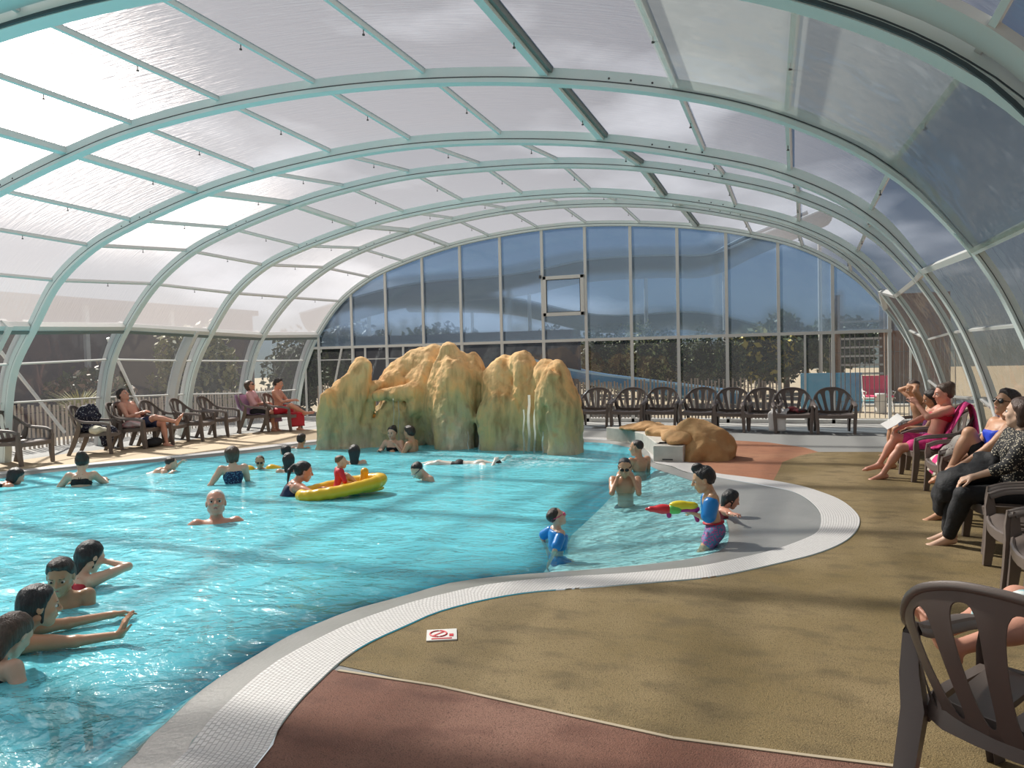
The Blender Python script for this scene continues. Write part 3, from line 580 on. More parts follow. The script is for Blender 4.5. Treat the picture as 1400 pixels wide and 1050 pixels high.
for i, (u, v, D, r) in enumerate(hed):
    p = atd(u, v, D); leafblob('hedge_bush', (p.x, p.y, max(p.z, .9)), (r, .7, 1.05), 2600, cream if i in (1, 2, 3) else dk+[(.12, .15, .05)], hl[i], 'bush', .06, seed=i, group='hedge bushes behind the end wall')
for i, (u, v, D, r, lab, cols) in enumerate([(1040, 487, 28.5, 1.2, 'round green bush with yellow flowers behind the blue wall', dk+[(.5, .42, .08)]), (1075, 475, 31.5, 1.5, 'tall dark green tree right behind the end wall', dk), (600, 492, 31, 1.7, 'dark tree mass behind the rock waterfall', dk), (480, 490, 31, 1.7, 'dark tree at the left corner of the end wall', dk), (760, 490, 34, 1.5, 'dark tree behind the blue slide', dk), (1150, 470, 36, 1.6, 'tree beside the stair tower', dk)]):
    p = atd(u, v, D); leafblob('tree', (p.x, p.y, p.z), (r, r*.7, r*.75), 2600, cols, lab, 'tree', .15, trunk=.12, seed=20+i)
def palm(u, v, D, s, lab, seed):
    rng = random.Random(seed); p = atd(u, v, D); o = empty('palm_tree', (p.x, p.y, 0)); tag(o, lab, 'palm'); q = MB(); q.tube([(0, 0, 0), (.05, 0, p.z*.5), (0, 0, p.z)], [.16, .14, .12]); q.build('trunk', mat('bark', (.12, .08, .05), .9), o)
    q = MB()
    for i in range(26):
        a = rng.uniform(0, 6.28); up = rng.uniform(-.3, .9); P = []
        for t in np.linspace(0, 1, 7): P.append(Vector((math.cos(a)*t*s, math.sin(a)*t*s, p.z+up*t*s-(t**2)*s*.75)))
        for j in range(6):
            w = .10*s*math.sin(math.pi*(j+1)/7.5); d_ = (P[j+1]-P[j]).normalized(); sd_ = d_.cross(Vector((0, 0, 1))).normalized()*w
            for k in (-1, 1):
                for f in (0, .5): m_ = P[j].lerp(P[j+1], f); q.add([m_, m_+d_*.05*s, m_+sd_*2.2*k+d_*.12*s-Vector((0, 0, .06*s)), m_+sd_*2*k+d_*.08*s-Vector((0, 0, .06*s))], [(0, 1, 2, 3)])
    q.build('frond', mat('palm_green', (.10, .13, .04), .5, noise=(3, (.22, .20, .08), .2)), o)
palm(940, 478, 29.5, 1.0, 'shaggy palm behind the end wall, between the bushes', 1); palm(1100, 465, 34, 1.5, 'palm with spiky fronds left of the stair tower', 2)
# water slides
m_blue = mat('slide_blue', (.025, .20, .46), .3, noise=(2, (.04, .28, .58), .2)); m_rim = mat('slide_rim', (.35, .62, .82), .3)
def flume(name, pts, r, lab, m, mr, depth=.9, posts=True):
    P = [Vector(p) for p in crom([atd(*p) for p in pts], 5)]; o = empty(name, (P[0].x, P[0].y, 0)); tag(o, lab, 'water slide'); base = Vector((P[0].x, P[0].y, 0)); P = [p-base for p in P]
    sec = [(-math.cos(a)*r*depth, math.sin(a)*r) for a in np.linspace(-1.5, 1.5, 9)]; sec += [(-math.cos(a)*(r-.04)*depth+.02, math.sin(a)*(r-.04)) for a in np.linspace(1.5, -1.5, 9)]
    q = MB(); q.sweep(P, Vector((0, 0, 1)), sec); smooth_angle(q.build('chute', m, o), 50)
    for s in (-1, 1):
        q = MB(); q.sweep(P, Vector((0, 0, 1)), [(-.03, s*r-.05), (.03, s*r-.05), (.03, s*r+.05), (-.03, s*r+.05)]); q.build('rim', mr, o)
    if posts:
        for i in range(3, len(P), 8): q = MB(); q.tube([P[i]-Vector((0, 0, r)), (P[i].x, P[i].y, 0)], .07); q.build('post', m_white, o)
flume('water_slide', [(690, 470, 24), (740, 492, 23.3), (800, 508, 22.8), (880, 519, 22.6), (960, 529, 22.5), (1010, 536, 22.3)], .42, 'low blue water slide chute behind the paling fence', m_blue, m_rim)
flume('water_slide', [(715, 500, 26), (735, 492, 26), (765, 492, 26.5), (790, 500, 27)], .5, 'bright blue slide bend above the right side of the rock', m_blue, m_rim)
m_gs = mat('slide_grey', (.10, .14, .17), .5); m_gr = mat('slide_grey_rim', (.55, .66, .75), .5)
flume('water_slide', [(420, 430, 30), (560, 392, 29), (700, 378, 28), (800, 358, 28), (900, 352, 28), (965, 350, 28), (1030, 322, 28.5), (1120, 285, 30)], .62, 'high grey water slide seen blurred through the upper end wall', m_gs, m_gr, 1.2)
flume('water_slide', [(560, 405, 34), (700, 408, 33), (820, 432, 32), (940, 428, 32), (1020, 445, 33)], .7, 'second blurred water slide lower behind the end wall', m_gs, m_gr, 1.0)
q = MB(); p0, p1 = at(1042, 590), at(1250, 592); q.box(.05, 1.6, 22.9, 23.0, 0, 1.05); tag(q.build('pool_wall', mat('pool_wall_blue', (.05, .27, .50), .5, noise=(3, (.09, .35, .58), .2))), 'blue pool wall outside at the right of the fence', 'wall')
q = MB(); q.box(-13.5, -6.0, 21.8, 22.1, 0, 2.45); tag(q.build('shed', mat('shed_dark', (.03, .035, .05), .7)), 'dark low shed behind the left part of the end wall', 'shed')
# stair tower
o = empty('stair_tower', (1.2, 26.5, 0)); tag(o, 'wooden stair tower with pale steps outside behind the right end wall', 'tower'); m_w = mat('tower_wood', (.22, .13, .08), .8); m_st = mat('step_pale', (.5, .48, .44), .7)
for x in (-.1, 1.3):
    for y in (0, 1.5): q = MB(); q.box(x, x+.14, y, y+.14, 0, 3.4); q.build('post', m_w, o)
for i in range(8): q = MB(); q.box(0, 1.3, .1+i*.15, .45+i*.15, .6+i*.28, .66+i*.28); q.build('step', m_st, o)
q = MB(); q.box(1.5, 3.2, .6, .7, 0, 3.4); q.build('plank_wall', mat('tower_plank', (.25, .12, .07), .8, noise=(6, (.18, .09, .06), .2, (8, 1, .5))), o)
q = MB(); q.box(1.8, 9, 25.2, 28.2, -.008, 0); q2 = q.build('outdoor_pool', mat('outdoor_water', (.10, .45, .52), .2)); tag(q2, 'strip of outdoor pool seen low behind the right end wall', 'pool')
for y in (25.0, 28.3): q = MB(); q.box(1.6, 9, y, y+.25, 0, .06); q.build('edge', mat('edge_white', (.8, .8, .76), .6), q2)
# red beach chair and barrel outside
o = empty('beach_chair', (1.95, 22.4, 0), R(10)); o.scale = (.8, .8, .78); tag(o, 'bright pink-red folding beach chair outside the right end wall', 'chair'); m_red = mat('canvas_red', (.75, .06, .16), .8)
q = MB(); q.sweep([(0, -.25, .55), (0, .0, .60), (0, .12, .8), (0, .2, 1.25)], Vector((0, -1, .3)), [(-.015, -.42), (.015, -.42), (.015, .42), (-.015, .42)]); q.build('canvas', m_red, o)
q = MB()
for s in (-.44, .44): q.tube([(s, -.3, .5), (s, .02, .6), (s, .14, .82), (s, .22, 1.28)], .02); q.tube([(s, -.2, 0), (s, .2, .8)], .02); q.tube([(s, .4, 0), (s, -.3, .72), (s, .2, .74)], .02)
q.build('frame', m_white, o)
q = MB(); q.tube([(2.0, 22.3, 0), (2.0, 22.3, .02), (2.0, 22.3, .50), (2.0, 22.3, .52)], [.13, .15, .15, .12], 14); tag(q.build('barrel', mat('barrel_white', (.7, .7, .68), .5)), 'small white drum left of the pink-red chair outside', 'barrel')
# outside left: long building, plants
o = empty('building', (-21, 4, 0)); tag(o, 'long dark purple-grey building seen through the left wall', 'building'); q = MB(); q.box(-.2, .2, -6, 22, 0, 3.6); q.build('facade', mat('facade_plum', (.055, .045, .07), .7, noise=(1.2, (.14, .10, .11), .25)), o)
q = MB(); q.box(-1.5, .5, -6, 22, 3.6, 3.8); q.build('roof', mat('roof_dark', (.06, .06, .08), .7), o)
for y in (0, 3.5, 7, 10.5, 14, 17.5): q = MB(); q.box(.2, .32, y, y+.14, 0, 3.6); q.build('pillar', m_white, o)
q = MB(); q.box(.2, .6, -6, 22, 0, .55); q.build('plinth', mat('plinth_pink', (.45, .28, .24), .8), o)
def grass(loc, n, s, cols, lab, seed):
    rng = random.Random(seed); q = MB()
    for i in range(n):
        a = rng.uniform(0, 6.28); l = rng.uniform(.2, .6)*s; h = rng.uniform(.7, 1.1)*s; w = .012*s; P = [Vector((math.cos(a)*l*t*t, math.sin(a)*l*t*t, h*t-.25*h*t**3)) for t in (0, .35, .7, 1)]; s_ = Vector((-math.sin(a), math.cos(a), 0))*w
        for j in range(3): q.add([P[j]-s_, P[j]+s_, P[j+1]+s_*(.7 if j < 2 else .1), P[j+1]-s_*(.7 if j < 2 else .1)], [(0, 1, 2, 3)])
    o = q.build('grass_clump', mat('grass_%d' % seed, cols[0], .7, noise=(4, cols[1], .2))); o.location = loc; tag(o, lab, 'grass clump')
grass((-15.9, 13.6, 0), 160, 1.45, [(.42, .36, .16), (.22, .24, .08)], 'dry spiky grass clump outside the left wall behind the resting man', 5)
leafblob('shrub', (-17.3, 19.0, 1.3), (1.0, 1.3, 1.5), 2600, [(.20, .20, .06), (.30, .27, .10), (.10, .13, .04)], 'yellow-green feathery shrub outside the left wall near the corner', 'shrub', .11, seed=41)
leafblob('shrub', (-17.6, 15.4, .7), (1.0, 1.0, .8), 2000, [(.10, .12, .05), (.30, .20, .14), (.05, .07, .03)], 'brownish shrub outside the left wall before the dark building', 'shrub', .11, seed=42)
leafblob('shrub', (-15.6, 21.6, 1.2), (.9, .9, 1.3), 2000, dk, 'dark shrub outside the left corner of the end wall', 'shrub', .1, seed=43)
# ground and hedge beyond the right wall
q = MB(); q.box(7.0, 7.3, 2, 24, 0, 2.3); tag(q.build('garden_wall', mat('wall_sand', (.40, .33, .26), .9, noise=(1.5, (.26, .21, .17), .2))), 'sand-coloured wall seen through the smoky right side', 'wall')
# ================================================================== rocks
def rock_mat(name, zt, zb):
    m = mat(name, (.5, .3, .13), .85); t = m.node_tree; p = t.nodes['Principled BSDF']; tc = t.nodes.new('ShaderNodeTexCoord'); ge = t.nodes.new('ShaderNodeNewGeometry'); sp = t.nodes.new('ShaderNodeSeparateXYZ'); t.links.new(ge.outputs['Position'], sp.inputs[0])
    def no(s, st, d=5):
        mp = t.nodes.new('ShaderNodeMapping'); mp.inputs['Scale'].default_value = st; n = t.nodes.new('ShaderNodeTexNoise'); n.inputs['Scale'].default_value = s; n.inputs['Detail'].default_value = d
        t.links.new(tc.outputs['Object'], mp.inputs[0]); t.links.new(mp.outputs[0], n.inputs[0]); return n
    def math_(op, a, b=None):
        x = t.nodes.new('ShaderNodeMath'); x.operation = op
        for i, v in enumerate((a, b)):
            if v is None: continue
            if isinstance(v, (int, float)): x.inputs[i].default_value = v
            else: t.links.new(v, x.inputs[i])
        return x.outputs[0]
    def ramp(f, cols):
        r = t.nodes.new('ShaderNodeValToRGB'); e = r.color_ramp.elements; e[0].position, e[0].color = cols[0][0], (*cols[0][1], 1); e[1].position, e[1].color = cols[-1][0], (*cols[-1][1], 1)
        for a, c in cols[1:-1]: x = e.new(a); x.color = (*c, 1)
        t.links.new(f, r.inputs[0]); return r.outputs[0]
    n1 = no(1.6, (1, 1, .45)); n2 = no(5, (1.4, 1.4, .28), 7); n3 = no(14, (1, 1, 1), 6)
    h = math_('DIVIDE', math_('SUBTRACT', sp.outputs[2], zb), zt-zb); h = math_('ADD', h, math_('MULTIPLY', math_('SUBTRACT', n1.outputs[0], .5), .9)); h = math_('ADD', h, math_('MULTIPLY', math_('SUBTRACT', n2.outputs[0], .5), .35))
    c = ramp(h, [(0, (.66, .53, .38)), (.22, (.50, .43, .25)), (.40, (.50, .42, .20)), (.52, (.58, .43, .20)), (.66, (.78, .46, .19)), (1, (.86, .56, .27))])
    d = ramp(n2.outputs[0], [(.3, (.55, .48, .40)), (.5, (1, 1, 1)), (.75, (1.3, 1.18, 1.0))]); mx = t.nodes.new('ShaderNodeMix'); mx.data_type = 'RGBA'; mx.blend_type = 'MULTIPLY'; mx.inputs[0].default_value = .8
    t.links.new(c, mx.inputs[6]); t.links.new(d, mx.inputs[7]); t.links.new(mx.outputs[2], p.inputs['Base Color'])
    b = t.nodes.new('ShaderNodeBump'); b.inputs['Strength'].default_value = .9; b.inputs['Distance'].default_value = .05; t.links.new(math_('ADD', n2.outputs[0], math_('MULTIPLY', n3.outputs[0], .4)), b.inputs['Height']); t.links.new(b.outputs[0], p.inputs['Normal']); return m
MPX = 14.4/1060
def rk(u, v, off): return atd(u, v, float(np.interp(u, [432, 500, 600, 690, 785], [14.5, 14.85, 14.85, 14.1, 13.1]))+.42+off*MPX)
Ru, Rv, Rd = np.array(CR), np.array(CU), np.array(CF); ROT = np.stack([Ru, Rd, Rv], 1)
def rb(u, v, off, ru, rv, rd, k=.10): return ell(rk(u, v, off), (ru*MPX, rd*MPX, rv*MPX), k, ROT)
def rc(u0, v0, o0, u1, v1, o1, r0, r1, k=.06): return caps(rk(u0, v0, o0), rk(u1, v1, o1), r0*MPX, r1*MPX, k)
RK = [rb(478, 590, 40, 40, 80, 38), rc(446, 650, 22, 452, 545, 26, 20, 12), rc(452, 650, 14, 490, 505, 22, 18, 10), rc(470, 655, 6, 499, 500, 20, 18, 12), rc(488, 640, 10, 512, 530, 22, 15, 8),
      rc(462, 560, 30, 496, 497, 26, 14, 13), rb(545, 600, 26, 42, 70, 28, .06), rc(515, 541, 8, 566, 538, 8, 8, 9, .03), rb(550, 545, 55, 36, 56, 30), rc(528, 530, 50, 566, 496, 50, 14, 14, .05),
      rb(592, 530, 52, 44, 58, 36), rb(622, 560, 20, 36, 84, 36, .07), rb(624, 590, 2, 37, 100, 34, .07), rc(590, 560, 8, 614, 482, 14, 8, 11, .04), rc(566, 560, 4, 585, 500, 30, 7, 10, .04), rb(650, 520, 40, 18, 42, 30, .05),
      rb(692, 550, 36, 36, 72, 34, .07), rb(690, 605, 16, 40, 90, 32, .07), rc(668, 540, 8, 690, 505, 16, 10, 8, .04), rc(712, 500, 10, 704, 600, 2, 7, 10, .04), rb(715, 500, 30, 17, 20, 22, .05),
      rb(735, 590, 34, 28, 84, 30, .06), rb(655, 575, 62, 90, 78, 34), rb(560, 600, 60, 80, 60, 34), rb(748, 508, 34, 15, 14, 18, .04), rb(764, 570, 12, 29, 72, 30, .05), rc(760, 515, -8, 754, 605, -14, 10, 6, .03), rb(766, 630, 10, 27, 80, 28, .05), rc(745, 512, 14, 745, 600, 12, 9, 8, .03),
      neg(rc(744, 560, -22, 743, 640, -22, 8, 9, .03)), neg(rc(577, 560, -12, 571, 632, -12, 5, 6, .03)), neg(rc(470, 530, 2, 452, 615, -6, 3, 3, .03)), neg(rc(488, 530, 2, 470, 615, -6, 3, 3, .03))]
def rfield(X): return .10*vnoise(X, 1.6, 3)+.07*np.abs(vnoise(X@np.array([[1, 0, .35], [0, 1, 0], [-.2, 0, .4]]), 3.2, 5))-.03+.035*vnoise(X*np.array([1, 1, .4]), 7.5, 6)+.02*vnoise(X, 15, 8)
o = link('rock_waterfall', sdf_mesh('rock_waterfall', RK, .035, rfield), rock_mat('rock', 1.75, -.15)); tag(o, 'tall artificial sandstone rock waterfall with green-stained faces standing in the pool', 'rock')
m_fall = sheet_mat('falling_water', .5, (.95, 1, 1), .4, (.9, .95, .95), .1, .1)
q = MB()
for u, v0, v1, off, w in ((723, 540, 618, -20, 3.5), (716, 560, 622, -24, 2), (731, 560, 625, -18, 2.5), (742, 590, 630, -20, 2), (545, 548, 606, -8, 1.2), (538, 545, 600, -8, 1), (655, 575, 618, -22, 1.5), (640, 590, 618, -30, 1.2)):
    P = [rk(u+math.sin(i*1.7+u)*.8, v0+(v1-v0)*i/6, off-(i/6)**2*6) for i in range(7)]; q.sweep(P, Vector(CF), [(-.004, -w*MPX/2), (.004, -w*MPX/2), (.004, w*MPX/2), (-.004, w*MPX/2)], B=CR)
tag(q.build('water_trickle', m_fall), 'thin white trickles of water running down the rock waterfall', 'water', kind='stuff')
def small_rock(name, prims, h, lab, amp=.05, seed=9):
    o = link(name, sdf_mesh(name, prims, h, lambda X: amp*vnoise(X, 2.6, seed)+amp*1.3*np.abs(vnoise(X, 3.4, seed+2))-amp*.5+amp*.5*vnoise(X, 8, seed+1)), mat('rock_orange', (.46, .25, .10), .85, noise=(4, (.60, .37, .17), .3), bump=(12, .8))); tag(o, lab, 'rock'); return o
def g(u, v, z): return np.array(at(u, v, z))
def nrm_(v): v = np.array(v, float); return v/np.linalg.norm(v)
def bl(u, v, dy, ru, rv, rd, k=.08):
    c = np.array(atd(u, v, 12.0+dy)); s = 12.0/1060; return ell(c, (ru*s, rd*s, rv*s), k, ROT)
small_rock('boulder', [bl(958, 612, .2, 40, 42, 34), bl(955, 590, .2, 24, 24, 24), bl(985, 622, .25, 26, 30, 30), bl(930, 602, -.05, 22, 13, 20, .04), bl(975, 640, .1, 34, 30, 30), bl(945, 640, .1, 22, 30, 24), clip((0, 0, -.02), (0, 0, -1))]+[clip(np.array(atd(962, 606, 12.25))+nrm_(n)*d, n, .03) for n, d in (((.8, -.5, .35), .30), ((-.25, -.8, .45), .30), ((.35, -.5, .8), .26), ((.3, -.95, .1), .33))], .022, 'large angular orange boulder at the end of the pool kerb', .06)
small_rock('flat_rock', [ell((-2.80, 14.62, .27), (.42, .45, .10), .12), ell((-2.27, 14.0, .28), (.32, .65, .10), .12), ell((-1.93, 13.1, .29), (.24, .65, .11), .12), ell((-1.78, 12.5, .30), (.22, .5, .13), .12), clip((0, 0, .25), (0, 0, -1))], .022, 'low flat orange rock lying along the white pool kerb', .035, 12)
# ================================================================== chairs
m_ch = mat('chair_taupe', (.16, .128, .112), .36, bump=(240, .04))
def make_chair():
    o = empty('garden_armchair'); tag(o, 'taupe plastic armchair with a fan-slatted round back', 'chair')
    # seat
    q = MB(); nx, ny = 12, 12; top = []
    for j in range(ny+1):
        for i in range(nx+1):
            s, t = i/nx*2-1, j/ny; w = .29-.05*t; y = .30-.52*t; z = .365-.012*math.cos(s*1.5)*math.sin(math.pi*t)-.02*t-(.035*max(0, (.12-t)/.12)**1.5)+.02*abs(s)**4; top.append((s*w, y+.03*(1-s*s)*(1-t)**3, z))
    n = len(top); bot = [(x, y, z-.022) for x, y, z in top]; k = nx+1; F = [(j*k+i, j*k+i+1, (j+1)*k+i+1, (j+1)*k+i) for j in range(ny) for i in range(nx)]
    slot = [(j, i) for j in range(3, 9) for i in (3, 5, 6, 8)]; F = [f for f in F if (f[0]//k, f[0] % k) not in slot]
    FF = F+[tuple(a+n for a in f[::-1]) for f in F]; from collections import Counter
    ed = Counter(); 
    for f in F:
        for a, b in zip(f, f[1:]+f[:1]): ed[(a, b)] += 1
    FF += [(b, a, a+n, b+n) for (a, b) in ed if (b, a) not in ed]
    q.add(top+bot, FF); q.sweep([(-.29, .305, .34), (-.15, .325, .335), (0, .332, .335), (.15, .325, .335), (.29, .305, .34)], Vector((0, 0, 1)), [(-.05, -.01), (.012, -.012), (.02, 0), (.012, .012), (-.05, .01)]); smooth_angle(q.build('seat', m_ch, o), 50)
    # rail: arm - back arc - arm
    half = [(.325, .30, .50), (.345, .20, .535), (.352, .05, .55), (.350, -.10, .565), (.335, -.215, .615), (.29, -.30, .70), (.215, -.355, .775), (.11, -.385, .815), (0, -.395, .825)]
    full = half+[(-x, y, z) for x, y, z in half[-2::-1]]; cr_ = crom(full, 4); m_ = len(cr_)
    N = []
    for i, p in enumerate(cr_):
        f = min(i, m_-1-i)/(m_/2); up = Vector((0, 0, 1)); out = Vector((p[0]*.6, -1, .35)).normalized(); a = min(max((f-.35)/.35, 0), 1); N.append((up*(1-a)+out*a).normalized())
    arm_n = int(m_*.30)
    sec = [(-.028, -.038), (-.012, -.030), (.010, -.022), (.016, 0), (.010, .022), (-.012, .030), (-.028, .038), (-.018, .038), (.0, .026), (.004, 0), (.0, -.026), (-.018, -.038)]
    def rail(i0, i1, name, sc=None):
        q = MB(); q.sweep([cr_[i] for i in range(i0, i1+1)], [N[i] for i in range(i0, i1+1)], sec, scales=sc); smooth_angle(q.build(name, m_ch, o), 50)
    nA = 14
    rail(0, nA, 'armrest', [(1, .8+.3*math.sin(math.pi*i/nA)) for i in range(nA+1)]); rail(m_-1-nA, m_-1, 'armrest', [(1, .8+.3*math.sin(math.pi*i/nA)) for i in range(nA+1)])
    # back: one curved shell with six openings, a thin rolled rim on top
    q = MB(); q.sweep([cr_[i] for i in range(nA-1, m_-nA+1)], [N[i] for i in range(nA-1, m_-nA+1)], [(-.016, -.010), (0, -.016), (.011, -.010), (.014, 0), (.011, .010), (0, .013), (-.016, .010)], scales=[(1, 1.9 if (k in (0, m_-2*nA+1)) else (1.4 if k in (1, m_-2*nA) else 1)) for k in range(m_-2*nA+2)])
    q.sweep([(-.27, -.19, .36), (-.2, -.232, .352), (-.1, -.245, .348), (0, -.248, .346), (.1, -.245, .348), (.2, -.232, .352), (.27, -.19, .36)], Vector((0, -1, .2)), [(-.008, -.05), (.008, -.05), (.010, 0), (.008, .04), (-.008, .04)])
    nS, nT, nO = 96, 26, 6; top_ = [cr_[i] for i in range(nA-1, m_-nA+1)]; nt = len(top_); ctr = [(k+.5)/nO for k in range(nO)]; hw = .30/nO; A0, A1 = .50, .40
    def pos(s_, t_):
        x = s_*(nt-1); i_ = min(int(x), nt-2); tp = top_[i_]*(1-(x-i_))+top_[i_+1]*(x-i_); f = 1-s_*2; bt = np.array((f*.255, -.245+.05*f*f, .335)); pp = bt*(1-t_)+tp*t_; pp[1] -= .03*math.sin(math.pi*t_)*(1-f*f*.6); return pp
    UVg = {}; V = []
    for a in range(nS+1):
        for b in range(nT+1):
            s_, t_ = a/nS, b/nT
            c_ = min(ctr, key=lambda c: abs(c-s_)); u_, v_ = (s_-c_)/hw, (t_-A0)/A1; u_ *= 1.25-.5*t_*.6; r = (abs(u_)**3.2+abs(v_)**3.2)**(1/3.2); 
            if .62 < r < 1.34 and abs(u_) < 1.35 and abs(v_) < 1.2: s_ = c_+(s_-c_)/r; t_ = A0+(t_-A0)/r
            V.append(pos(s_, t_))
    F = []
    for a in range(nS):
        for b in range(nT):
            s_, t_ = (a+.5)/nS, (b+.5)/nT; c_ = min(ctr, key=lambda c: abs(c-s_)); u_, v_ = (s_-c_)/hw*(1.25-.5*t_*.6), (t_-A0)/A1
            if (abs(u_)**3.2+abs(v_)**3.2) >= 1: F.append((a*(nT+1)+b, (a+1)*(nT+1)+b, (a+1)*(nT+1)+b+1, a*(nT+1)+b+1))
    n_ = len(V); ed = Counter()
    for f in F:
        for a, b in zip(f, f[1:]+f[:1]): ed[(a, b)] += 1
    nv_ = [np.array((v[0]*.9, -1.0, .35)) for v in V]; V2_ = [v+n/np.linalg.norm(n)*.007 for v, n in zip(V, nv_)]
    q.add(V+V2_, F+[tuple(a+n_ for a in f[::-1]) for f in F]+[(b, a, a+n_, b+n_) for (a, b) in ed if (b, a) not in ed])
    smooth_angle(q.build('backrest', m_ch, o), 50)
    # legs
    for s in (-1, 1):
        q = MB(); q.sweep([(s*.325, .295, .515), (s*.335, .305, .42), (s*.325, .30, .33), (s*.315, .31, .15), (s*.31, .325, 0)], Vector((0, 1, 0)), [(-.045, -.012), (.012, -.024), (.018, 0), (.012, .024), (-.045, .012), (-.02, 0)], scales=[(.6, .9), (1, 1.1), (1.2, 1.4), (1.1, 1.3), (.9, 1.1)]); smooth_angle(q.build('leg', m_ch, o), 50)
        q = MB(); q.sweep([(s*.345, -.17, .56), (s*.33, -.20, .44), (s*.30, -.235, .34), (s*.295, -.30, .16), (s*.305, -.37, 0)], Vector((0, -1, 0)), [(-.045, -.012), (.012, -.026), (.018, 0), (.012, .026), (-.045, .012), (-.02, 0)], scales=[(.7, 1), (1.1, 1.3), (1.2, 1.5), (1.1, 1.3), (.9, 1)]); smooth_angle(q.build('leg', m_ch, o), 50)
        q = MB(); q.sweep([(s*.30, .25, .345), (s*.30, 0, .34), (s*.28, -.2, .335)], Vector((0, 0, 1)), [(-.035, -.008), (.02, -.008), (.02, .03), (-.035, .008)]); q.build('side_skirt', m_ch, o)
    return o
chair0 = make_chair(); used = [False]; CH = {}
def chair(x, y, face, label, group=None, key=None, s=1.0):
    """face: the direction the sitter looks, degrees from +Y to the left"""
    o = chair0 if not used[0] else copy_tree(chair0); used[0] = True; o.location = (x, y, 0.006); o.rotation_euler = (0, 0, R(face)); o.scale = (s, s, s); o['label'] = label; 
    if group: o['group'] = group
    if key: CH[key] = o
    return o
fr_ = [(812, 584, -178), (859, 585, 178), (903, 585, 182), (956, 587, 176), (1001, 589, 183), (1042, 591, 178), (1084, 592, 182), (1141, 593, 184)]
fl = ['empty taupe armchair nearest the rock waterfall in the far row', 'second empty taupe armchair from the rock in the far row', 'third empty taupe armchair in the far row, behind the flat rock', 'empty taupe armchair in the far row behind the orange boulder', 'empty taupe armchair just right of the orange boulder in the far row', 'empty taupe armchair left of the one with the pale towel', 'taupe armchair in the far row with a pale towel hanging over it', 'rightmost taupe armchair of the far row, standing apart']
for (u, v, a), l in zip(fr_, fl): p = at(u, v); chair(p.x, p.y+.15, a, l, 'armchairs along the end wall', s=1.08)
lf = [(12, 634, -80, 'partly cut off taupe armchair at the left edge of the picture'), (88, 618, -58, 'taupe armchair under a heap of dark patterned clothes'), (128, 611, -62, 'taupe armchair with pink and white towels left of the resting man'), (192, 611, -75, 'taupe armchair under the shirtless resting man'), (238, 607, -72, 'empty taupe armchair in front of the resting man, first of three'), (277, 602, -70, 'middle empty taupe armchair between the resting man and the couple'), (312, 596, -72, 'empty taupe armchair nearest the couple on the left side'), (366, 590, -70, 'taupe armchair of the person in dark sunglasses at the far left'), (398, 589, -75, 'taupe armchair of the reading person beside the rock')]
LP = {}
for i, (u, v, a, l) in enumerate(lf): p = at(u, v); LP[i] = (max(p.x-.25, -12.75), p.y); chair(*LP[i], a, l, 'armchairs along the left wall', s=1.12)
# ================================================================== people
D = YAW
def nrm(v): v = np.array(v, float); return v/max(np.linalg.norm(v), 1e-9)
def ik(S, T, l1, l2, pole):
    S, T = np.array(S, float), np.array(T, float); d = T-S; L = np.linalg.norm(d); mx = (l1+l2)*.998
    if L > mx: d = d/L*mx; L = mx; T = S+d
    if L < abs(l1-l2)+.02: L = abs(l1-l2)+.02; T = S+nrm(d)*L; d = T-S
    u = d/L; a = (l1*l1-l2*l2+L*L)/(2*L); hgt = math.sqrt(max(l1*l1-a*a, 0)); p = np.array(pole, float); p = nrm(p-u*(p@u)); return S+u*a+p*hgt, T
def rotm(ax, deg):
    return np.array(Matrix.Rotation(R(deg), 3, Vector(ax)))
SKIN = {}
def skin(c, wet=False):
    key = 'skin_%d_%d_%d_%d' % (*[int(x*99) for x in c], wet)
    return mat(key, c, .32 if wet else .5, noise=(7, tuple(min(1, x*1.12) for x in c), .3), bump=(90, .06))
def hairm(c): return mat('hair_%d_%d_%d' % tuple(int(x*999) for x in c), c, .38, noise=(30, tuple(x*1.9+.01 for x in c), .25, (2, 2, .3)), bump=(60, .5, (2, 2, .25)))
TAN, FAIR, RED, OLV, DK = (.56, .30, .18), (.66, .42, .30), (.62, .30, .21), (.46, .27, .16), (.30, .16, .09)
